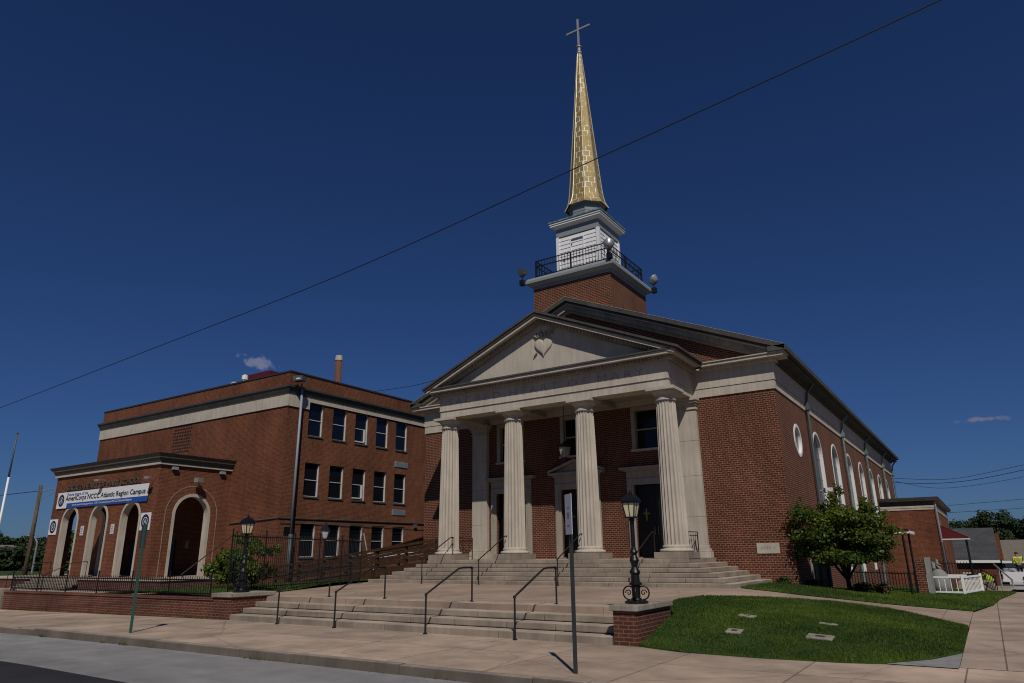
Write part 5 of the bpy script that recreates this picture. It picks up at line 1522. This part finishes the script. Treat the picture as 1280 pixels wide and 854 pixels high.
def person(label, loc, rz_, pose):
    t = thing('person', label, 'person', (0, 0, 0))
    J = pose
    def b(nm, ks, es_, rs, mat): return skin(nm, [J[k] for k in ks], es_, rs, mat, t)
    body_k = ['pel','che','nec','hea','top','lsh','lel','lha','lf','rsh','rel','rha','rf','lhi','lkn','lan','lto','rhi','rkn','ran','rto']
    ix = {k: i for i, k in enumerate(body_k)}
    E_ = [('pel','che'),('che','nec'),('nec','hea'),('hea','top'),('che','lsh'),('lsh','lel'),('lel','lha'),('lha','lf'),('che','rsh'),('rsh','rel'),('rel','rha'),('rha','rf'),('pel','lhi'),('lhi','lkn'),('lkn','lan'),('lan','lto'),('pel','rhi'),('rhi','rkn'),('rkn','ran'),('ran','rto')]
    rr = dict(pel=.13,che=.14,nec=.055,hea=.095,top=.075,lsh=.065,lel=.045,lha=.036,lf=.03,rsh=.065,rel=.045,rha=.036,rf=.03,lhi=.09,lkn=.06,lan=.045,lto=.04,rhi=.09,rkn=.06,ran=.045,rto=.04)
    skin('body', [J[k] for k in body_k], [(ix[a], ix[c]) for a, c in E_], [rr[k] for k in body_k], skinm, t)
    b('shirt', ['pel','che','lsh','lel','rsh','rel'], [(0,1),(1,2),(2,3),(1,4),(4,5)], [.19,.215,.105,.085,.105,.085], hv)
    b('trousers', ['pel','lhi','lkn','lan','rhi','rkn','ran'], [(0,1),(1,2),(2,3),(0,4),(4,5),(5,6)], [.145,.105,.08,.065,.105,.08,.065], dark)
    h_ = Vector(J['top'])
    mb = MB(); mb.sphere((h_.x, h_.y, h_.z+.02), .105, 10, 6, .8); mb.build('hair', hairm, t, smooth=True)
    hd = Vector(J['hea']); d = Vector(J['face']); s_ = d.cross(Vector((0,0,1))).normalized()
    mb = MB(); c = hd + d*.10; mb.sphere(tuple(c), .022, 6, 5); 
    mb.build('nose', skinm, t, smooth=True)
    mb = MB()
    for k in (-1, 1): mb.sphere(tuple(hd + d*.085 + s_*k*.035 + Vector((0,0,.03))), .012, 6, 5)
    mb.build('eyes', hairm, t)
    t.location = loc; t.rotation_euler = (0, 0, rz_)
    return t
stand = dict(pel=(0,0,.95),che=(.02,0,1.30),nec=(.05,0,1.50),hea=(.07,0,1.62),top=(.07,0,1.71),lsh=(.03,.20,1.42),lel=(.16,.25,1.16),lha=(.36,.18,1.06),lf=(.44,.16,1.04),rsh=(.03,-.20,1.42),rel=(.14,-.27,1.15),rha=(.34,-.2,1.02),rf=(.42,-.18,1.0),
             lhi=(0,.10,.90),lkn=(.02,.11,.50),lan=(0,.12,.08),lto=(.13,.13,.04),rhi=(0,-.10,.90),rkn=(.02,-.11,.50),ran=(0,-.12,.08),rto=(.13,-.13,.04), face=(1,0,0))
person('worker in a yellow high visibility shirt standing at the white truck bed', (16.75, 58.3, -.30), R(115), stand)
crouch = dict(pel=(0,0,.38),che=(.24,0,.72),nec=(.36,0,.86),hea=(.44,0,.94),top=(.46,0,1.02),lsh=(.26,.19,.80),lel=(.40,.22,.52),lha=(.55,.12,.36),lf=(.62,.1,.30),rsh=(.26,-.19,.80),rel=(.40,-.22,.52),rha=(.55,-.12,.36),rf=(.62,-.1,.30),
              lhi=(.02,.11,.36),lkn=(.40,.16,.50),lan=(.16,.15,.08),lto=(.30,.16,.04),rhi=(.02,-.11,.36),rkn=(.36,-.16,.40),ran=(.02,-.15,.08),rto=(.16,-.16,.04), face=(1,0,-.2))
person('crouching worker in a yellow high visibility vest beside the annex steps', (15.12, 50.2, -.52), R(-150), crouch)
# grey tarpaulin on the drive
t = thing('tarpaulin', 'crumpled grey tarpaulin spread on the drive below the truck', 'tarpaulin', (16.3, 42.5, -.2))
mb = MB(); nx_, ny_ = 24, 14; vs = []; r_ = random.Random(3)
for j in range(ny_):
    for i in range(nx_):
        x = 15.75 + i*.12 + .02*j; y = 38.2 + j*.75; z = -(y-36.2)*.034 + .03 + .05*abs(math.sin(i*.9+j*.5)) + .09*r_.random()
        vs.append((x, y, z))
mb.add(vs, [(j*nx_+i, j*nx_+i+1, (j+1)*nx_+i+1, (j+1)*nx_+i) for j in range(ny_-1) for i in range(nx_-1)])
mb.build('sheet', paint('grey_tarp', (.33, .335, .34), .55, .3, .1, 2), t, smooth=True)

# ------------------------------------------------------------------ houses behind
def house(name, label, x0, x1, y0, y1, zg, ze, zr, wallm, roofm, chim=None, ov=.35):
    t = thing(name, label, 'house', ((x0+x1)/2, y0, zg), None)
    ym = (y0+y1)/2
    mb = MB(); mb.quad((x0,y0,zg),(x1,y0,zg),(x1,y0,ze),(x0,y0,ze)); mb.quad((x0,y1,zg),(x1,y1,zg),(x1,y1,ze),(x0,y1,ze))
    for x in (x0, x1): mb.add([(x,y0,zg),(x,y1,zg),(x,y1,ze),(x,ym,zr-.1),(x,y0,ze)], [(0,1,2,3,4)])
    mb.build('wall', wallm, t, recalc=False)
    mb = MB(); k = (zr-ze)/(ym-y0)
    for s, ya in ((1, y0), (-1, y1)):
        yo = ya - s*ov; zo = ze - k*ov
        mb.hexa([(x0-ov,yo,zo),(x1+ov,yo,zo),(x1+ov,ym,zr),(x0-ov,ym,zr),(x0-ov,yo,zo+.14),(x1+ov,yo,zo+.14),(x1+ov,ym,zr+.14),(x0-ov,ym,zr+.14)])
    rf = mb.build('roof', roofm, t)
    mb = MB(); mb.box(x0-ov, x1+ov, y0-ov-.12, y0-ov-.005, ze-k*ov-.15, ze-k*ov+.12); mb.build('gutter', M_['white'], t)
    for wx in ([x0+(x1-x0)*.3, x0+(x1-x0)*.7]):
        mb = MB(); mb.box(wx-.45, wx+.45, y0-.03, y0-.004, zg+1.0, zg+2.1); w = mb.build('window', M_['glass'], t)
        mb = MB(); mb.box(wx-.52, wx+.52, y0-.05, y0-.031, zg+2.1, zg+2.2); mb.box(wx-.52, wx+.52, y0-.05, y0-.031, zg+.9, zg+1.0); mb.build('frame', M_['white'], w)
    if chim:
        mb = MB(); mb.box(chim[0]-.24, chim[0]+.24, chim[1]-.3, chim[1]+.3, ze-.2, chim[2]); mb.build('chimney', M_['brick_school'], rf)
tan = stone('tan_shingles', (.17, .15, .125), .2, 4, .2)
greyroof = slabs('grey_shingles', (.062, .066, .074), .6, .22, .75, .02, .15, .5)
house('brick_house', 'low brick house with a broad dark grey roof and white gutter behind the annex', 6.5, 15.7, 92.3, 101.7, -2.9, .68, 3.85, M_['brick_school'], greyroof, (16.25, 100, 3.4))
house('white_house', 'small white house with a tan shingle roof beyond the brick house', 17.0, 25, 131, 139, -3.2, 1.2, 2.85, M_['white'], tan)
house('grey_house', 'pale grey house with a low tan roof nearer than the white house', 16.7, 23, 108, 114, -3.0, .3, 1.55, M_['sign_white'], tan)

# ------------------------------------------------------------------ trees and shrubs
def leaf_arrays(blobs, n, size, seed, flat=.0):
    r = np.random.default_rng(seed)
    B = np.array([(*c, *rr) for c, rr in blobs]); vol = B[:,3]*B[:,4]*B[:,5]
    pick = r.choice(len(B), n, p=vol/vol.sum())
    d = r.normal(size=(n, 3)); d /= np.linalg.norm(d, axis=1, keepdims=True)
    rad = r.random(n)**.42 * (0.86 + .3*r.random(n))
    c = B[pick,:3] + d*rad[:,None]*B[pick,3:]
    nn = d*.8 + r.normal(size=(n,3))*.7 + np.array([0,0,.5]); nn /= np.linalg.norm(nn, axis=1, keepdims=True)
    a = np.cross(nn, r.normal(size=(n,3))); a /= np.linalg.norm(a, axis=1, keepdims=True); b_ = np.cross(nn, a)
    s = size*r.uniform(.6, 1.3, n)[:,None]
    V = np.empty((n, 4, 3))
    V[:,0] = c - a*s; V[:,1] = c + b_*s*.62 - a*s*.1; V[:,2] = c + a*s; V[:,3] = c - b_*s*.62 - a*s*.1
    tint = np.clip(.35*r.random(n) + .65*r.random(len(B))[pick], 0, 1)
    return V.reshape(-1, 3), tint
def tree(name, label, loc, blobs, n, size, mat, trunk_r, limbs, seed, group=None, cat='tree', bark='bark'):
    t = thing(name, label, cat, loc, group)
    V, tint = leaf_arrays(blobs, n, size, seed)
    tri_mesh('crown', V, 4, tint, M_[mat], t, origin=loc)
    mb = MB()
    for path, rs in limbs: mb.tube(path, rs, 7)
    mb.build('trunk', M_[bark], t, smooth=True)
    return t
def crown_blobs(c, rx, rz_, k, seed, br=.38):
    r = random.Random(seed); out = []
    for i in range(k):
        a = r.uniform(0, 2*math.pi); e = math.asin(r.uniform(-.75, 1)); q = r.uniform(.55, .95)
        p = (c[0]+rx*q*math.cos(a)*math.cos(e), c[1]+rx*q*math.sin(a)*math.cos(e), c[2]+rz_*q*math.sin(e))
        b_ = br*rx*r.uniform(.6, 1.25); out.append((p, (b_, b_, b_*.72)))
    return out
# the maple by the church side
T0 = (10.72, 29.7, .3)
bl = []
rr_ = random.Random(21)
for (x, z, w, h) in ((8.75,3.35,.40,.24),(8.55,2.85,.38,.26),(9.0,2.35,.5,.3),(9.3,3.2,.55,.35),(9.75,3.0,.6,.4),(10.3,3.25,.62,.4),(10.3,2.5,.8,.45),(10.9,3.1,.6,.4),(11.5,2.95,.5,.34),(11.35,2.4,.62,.4),(12.0,2.55,.36,.22),(11.85,2.15,.4,.28),(10.9,1.95,.55,.32),(9.8,1.9,.55,.32),(11.3,1.7,.4,.22),(9.2,1.8,.45,.3),
                    (9.0,1.75,.5,.3),(9.7,1.55,.6,.3),(10.6,1.6,.6,.3),(11.5,1.6,.5,.3),(10.2,1.9,.6,.4),(8.7,2.1,.4,.3),(8.45,2.5,.35,.2),(10.9,2.4,.7,.4),(9.6,2.4,.7,.4),(10.2,2.9,.7,.4),(10.15,3.95,.26,.3),(10.3,4.25,.2,.26),(10.2,3.6,.34,.3),(11.3,3.65,.24,.32),(11.35,3.3,.3,.3),(8.95,3.75,.18,.24),(11.8,3.25,.24,.2),(9.6,3.6,.22,.2)):
    for k in range(3):
        x_ = 10.50 + (x-10.3)*1.06
        bl.append(((15.28 + (x_-.05+rr_.uniform(-.15,.15)-15.28)*.915, 28.95 + rr_.uniform(-.85,.8)*min(1, w*1.6), 1.73 + (z*.96+rr_.uniform(-.1,.1)-1.73)*.915), (w*rr_.uniform(.7,1.02), w*rr_.uniform(.65,.98), h*rr_.uniform(.7,1.06))))
bx_, by_ = 10.72, 29.7
lim = [([(bx_,by_,.1),(bx_-.01,by_-.05,.45),(bx_-.02,by_-.1,.7)],[.10,.085,.08])]
for ex, ey, ez in ((9.5,28.6,2.3),(9.9,29.5,2.8),(10.5,28.6,3.6),(11.0,29.4,3.0),(11.5,28.8,3.0),(11.8,29.2,2.2),(10.4,28.2,2.3)):
    lim.append(([(bx_-.02,by_-.1,.65),(bx_+(ex-bx_)*.35,by_+(ey-by_)*.35,.65+(ez-.65)*.4),(ex,ey,ez)],[.055,.04,.012]))
tree('maple_tree', 'small bushy green tree standing against the right side wall of the church', T0, bl, 27000, .058, 'leaf', .1, lim, 5)
# bush behind the left lamp
bl = []
for (x, z, w, h) in ((-8.7,1.55,.35,.2),(-8.2,1.35,.5,.35),(-7.6,1.75,.5,.4),(-7.1,2.1,.4,.35),(-6.9,1.3,.7,.45),(-6.4,1.75,.5,.4),(-6.0,1.35,.5,.35),(-5.6,1.9,.3,.2),(-5.9,2.0,.3,.25),(-7.5,1.05,.5,.25),(-6.3,1.0,.5,.25),(-6.75,2.4,.3,.2)):
    for k in range(2): bl.append(((x+rr_.uniform(-.12,.12), 16.2+rr_.uniform(-.5,.5), z+rr_.uniform(-.08,.08)), (w*.8, w*.8, h*.85)))
lim = [([(-7.0,16.2,.6),(-7.0+dx*.4,16.2,1.0),(-7.0+dx,16.2+dy,1.5+dz)],[.05,.035,.012]) for dx, dy, dz in ((-1.2,0,.0),(-.6,.2,.4),(.1,-.2,.6),(.8,.1,.2),(1.2,-.1,.4))]
tree('bush', 'leafy green bush behind the tall iron fence and the left lamp', (-7.0, 16.2, .58), bl, 9000, .055, 'leaf', .05, lim, 6, cat='bush')
# low brown shrubs by the side wall
for x, y, w, lab, mt in ((11.15, 29.6, .40, 'low brownish shrub beside the trunk of the church tree, left of the pair', 'leaf_brown'), (11.75, 29.7, .42, 'low brownish shrub nearest the awning posts', 'leaf_brown'), (9.35, 29.9, .28, 'small dark green plant at the foot of the church corner', 'leaf_dark'), (8.75, 28.2, .25, 'small dark plant beside the end of the upper steps', 'leaf_dark')):
    z = g(x, y)
    tree('shrub', lab, (x, y, z), [((x+rr_.uniform(-.2,.2)*w/.4, y+rr_.uniform(-.15,.15), z+w*.4+rr_.uniform(0,.1)), (w*.6, w*.6, w*.42)) for k in range(5)], 420, .05, mt, .02, [([(x, y, z-.05), (x+.03, y, z+w*.5)], [.02, .008])], int(x*10), 'shrubs at the foot of the church wall', 'shrub')
# far trees on the right
far = [(8.5, 165, 5.8, 4.5), (12.2, 168, 7.6, 4.6), (14.6, 172, 8.0, 3.6), (17.4, 170, 9.0, 4.6), (20.6, 166, 8.0, 4.6), (24.8, 170, 8.2, 5), (5.0, 168, 6.0, 4.6), (19.0, 150, 4.2, 3.8), (23.0, 148, 4.0, 4.0), (14.8, 152, 4.4, 3.6)]
labs = ['dark tree crown just right of the annex roof', 'tall dark tree behind the ridge of the grey roofed house', 'narrow dark tree in the gap right of the grey roof ridge', 'tallest dark tree of the far clump at the right', 'dark tree above the white house', 'dark tree at the right edge of the far clump', 'dark tree mostly hidden behind the annex roof', 'lower tree in front of the far clump, above the white house', 'lower tree in front of the far clump at the right edge', 'lower tree in front of the far clump, above the brick chimney']
for i, (x, y, top, w) in enumerate(far):
    zb = -4.0; c = (x, y, top - w*.85)
    bl = crown_blobs(c, w*.95, w*.9, 26, 40+i, .34) + crown_blobs((x, y, (top+zb)/2-1.2), w, (top-zb)*.35, 16, 70+i, .4)
    lim = [([(x, y, zb), (x, y, top-w)], [.35, .2])] + [([(x, y, top-w*1.6), (x+dx*w*.6, y+dy*w*.5, top-w*.5)], [.15, .05]) for dx, dy in ((-1,.3),(1,-.2),(.2,1),(-.3,-1))]
    tree('tree', labs[i], (x, y, zb), bl, 4200, .33, 'leaf_far', .3, lim, 100+i, 'dark trees beyond the houses')
# wooded hill on the left
hp = []; nx_, ny_ = 30, 12
mb = MB()
for j in range(ny_):
    for i in range(nx_):
        u, v = i/(nx_-1), j/(ny_-1)
        d_ = 165 + v*160; an = -1.25 + u*.55
        hp.append((15.28 + d_*math.sin(an), d_*math.cos(an), -1 + 6.0*math.sin(v*math.pi*.5)**1.2 + .8*math.sin(u*17+v*5)*v))
mb.add(hp, [(j*nx_+i, j*nx_+i+1, (j+1)*nx_+i+1, (j+1)*nx_+i) for j in range(ny_-1) for i in range(nx_-1)])
struct(mb.build('hill', M_['turf'], smooth=True))
ri = random.Random(9)
far_l = []
for i in range(12):
    u = i/11; back_ = 1 + .10*(i % 2) + ri.uniform(-.02, .02)
    px, py = -201 + 21*u, 75.5 + 22*u
    far_l.append((15.28 + (px-15.28)*back_, py*back_, (9.4, 10.6, 9.0, 8.6, 7.4, 8.0, 7.2, 8.8, 8.6, 9.8, 9.2, 10.4)[i], ri.uniform(3.0, 4.0)))
wl_ = ['first', 'second', 'third', 'fourth', 'fifth', 'sixth', 'seventh', 'eighth', 'ninth', 'tenth', 'eleventh', 'twelfth']
for i, (x, y, top, w) in enumerate(far_l):
    zb = -1.5
    bl = crown_blobs((x, y, top-w*.8), w, w*.8, 24, 140+i, .36) + crown_blobs((x, y, 2.2), w*1.15, 3.0, 14, 170+i, .4)
    tree('tree', 'dark tree on the far wooded hill, %s from the left' % wl_[i], (x, y, zb), bl, 3000, .42, 'leaf_far', .3, [([(x, y, zb), (x, y, top-w)], [.4, .25])], 200+i, 'trees on the far hill')
for i in range(9):
    u = i/8; x, y = 15.28 + (-198+25*u-15.28)*.83, (71+25*u)*.83
    top = (3.9, 4.1, 3.8, 4.0, 4.4, 4.6, 4.2, 4.8, 4.4)[i]; w = 3.0
    bl = crown_blobs((x, y, top-1.9), w, 1.9, 22, 340+i, .36) + crown_blobs((x, y, .6), w, 1.4, 10, 370+i, .4)
    tree('tree', 'low dark tree at the foot of the far hill, %s from the left' % wl_[i], (x, y, -1), bl, 1800, .40, 'leaf_far', .3, [([(x, y, -1), (x, y, top-2)], [.3, .2])], 400+i, 'low trees at the foot of the far hill')
far_house = thing('far_house', 'low white house among the hill trees left of the utility pole', 'house', (-187, 77, 2))
MB().box(-188.5, -185.5, 74.3, 80.5, 3.4, 4.75).build('wall', M_['white'], far_house)
mb = MB(); mb.hexa([(-189,74,4.75),(-185,74,4.75),(-185,80.8,4.75),(-189,80.8,4.75),(-187.2,74,5.3),(-186.8,74,5.3),(-186.8,80.8,5.3),(-187.2,80.8,5.3)]); mb.build('roof', tan, far_house)

# ------------------------------------------------------------------ poles and wires
t = thing('utility_pole', 'weathered wooden utility pole with a metal arm left of the school', 'pole', (-54.0, 29.0, -.5))
MB().tube([(-54.0, 29.0, -.6), (-54.0, 29.0, 8.05)], [.20, .14], 10).build('pole', M_['pole_wood'], t, smooth=True)
mb = MB(); mb.tube([(-54, 29, 7.5), (-52.2, 29.6, 7.75), (-50.6, 30.2, 7.7)], .05, 6); mb.tube([(-54, 29, 6.8), (-52.6, 29.5, 7.3), (-51.6, 29.8, 7.7)], .03, 6); mb.bbox((-50.4, 30.3, 7.66), (.35, .15, .08), R(18)); mb.build('lamp_arm', M_['galv'], t)
t = thing('flagpole', 'pale flagpole at the far left, dark towards its top', 'flagpole', (-37.3, 20.0, -.3))
MB().tube([(-37.3, 20, -.3), (-37.3, 20, 6.9)], [.075, .06], 10).build('lower_shaft', M_['white'], t, smooth=True)
MB().tube([(-37.3, 20, 6.9), (-37.3, 20, 9.75)], [.06, .045], 10).build('upper_shaft', M_['pipe_dark'], t, smooth=True)
MB().sphere((-37.3, 20, 9.8), .08, 8, 6).build('finial', M_['pipe_dark'], t)
t = thing('street_lamp', 'distant grey street lamp with a bent arm between the pole and the school', 'lamp', (-122, 58.5, -.5))
mb = MB(); mb.tube([(-122, 58.5, -.5), (-122, 58.5, 4.6), (-122.6, 58.2, 5.5), (-124.2, 57.6, 5.8)], .14, 6); mb.build('post', M_['galv'], t)
mb = MB(); mb.bbox((-124.6, 57.4, 5.78), (.6, .2, .1)); mb.build('lamp_head', M_['galv'], t)
def wire(label, pts, r=.012, cat='wire', group=None):
    # smooth curve through three or more points
    P = [Vector(p) for p in pts]; out = []
    for i in range(len(P)-1):
        p0 = P[max(0, i-1)]; p1 = P[i]; p2 = P[i+1]; p3 = P[min(len(P)-1, i+2)]
        for k in range(8):
            t_ = k/8
            out.append(.5*((2*p1)+(p2-p0)*t_+(2*p0-5*p1+4*p2-p3)*t_*t_+(-p0+3*p1-3*p2+p3)*t_**3))
    out.append(P[-1])
    o = MB().tube(out, r, 6).build('overhead_wire', M_['iron_dull'], None, smooth=True)
    return tag(o, label, cat, group)
wire('long black overhead wire crossing the whole sky in front of the spire', [(-24, 9, 5.62), (-10.01, 9, 6.33), (-1.93, 9, 6.79), (5.07, 9, 7.21), (10.67, 9, 7.81), (13.1, 9, 8.08), (15.96, 9, 8.42), (20, 9, 8.95)], .0085)
G_ = 'thin wires at the right edge'
wire('uppermost thin wire right of the church eave', [(7.5, 80, 8.62), (8.64, 80, 8.59), (13.43, 80, 8.22), (19.32, 80, 9.12), (26, 80, 10.4)], .022, group=G_)
wire('second thin wire right of the church eave, sagging most', [(7.5, 80, 8.36), (10.69, 80, 7.95), (14.5, 80, 7.95), (19.23, 80, 8.66), (26, 80, 10.1)], .03, group=G_)
wire('third thin wire right of the church eave, lowest over the annex roof', [(8.6, 80, 8.3), (11.5, 80, 7.5), (14.5, 80, 7.45), (19.12, 80, 8.04), (26, 80, 9.3)], .02, group=G_)
wire('upper of the wires leaving the annex roof above the far trees', [(12.71, 80, 5.74), (18.73, 80, 6.05), (26, 80, 6.6)], .02, group=G_)
wire('lower of the wires leaving the annex roof above the far trees', [(12.6, 80, 5.07), (18.59, 80, 5.25), (26, 80, 5.6)], .02, group=G_)
wire('short thin wire from the utility pole out of the left edge', [(-54, 29, 7.55), (-64, 24, 6.9), (-80, 16, 7.2)], .03)
wire('thin service wire between the school roof and the church eave', [(-46, 60, 21.1), (-38, 60, 20.9), (-32.9, 60, 21.3), (-28, 60, 21.9)], .03)
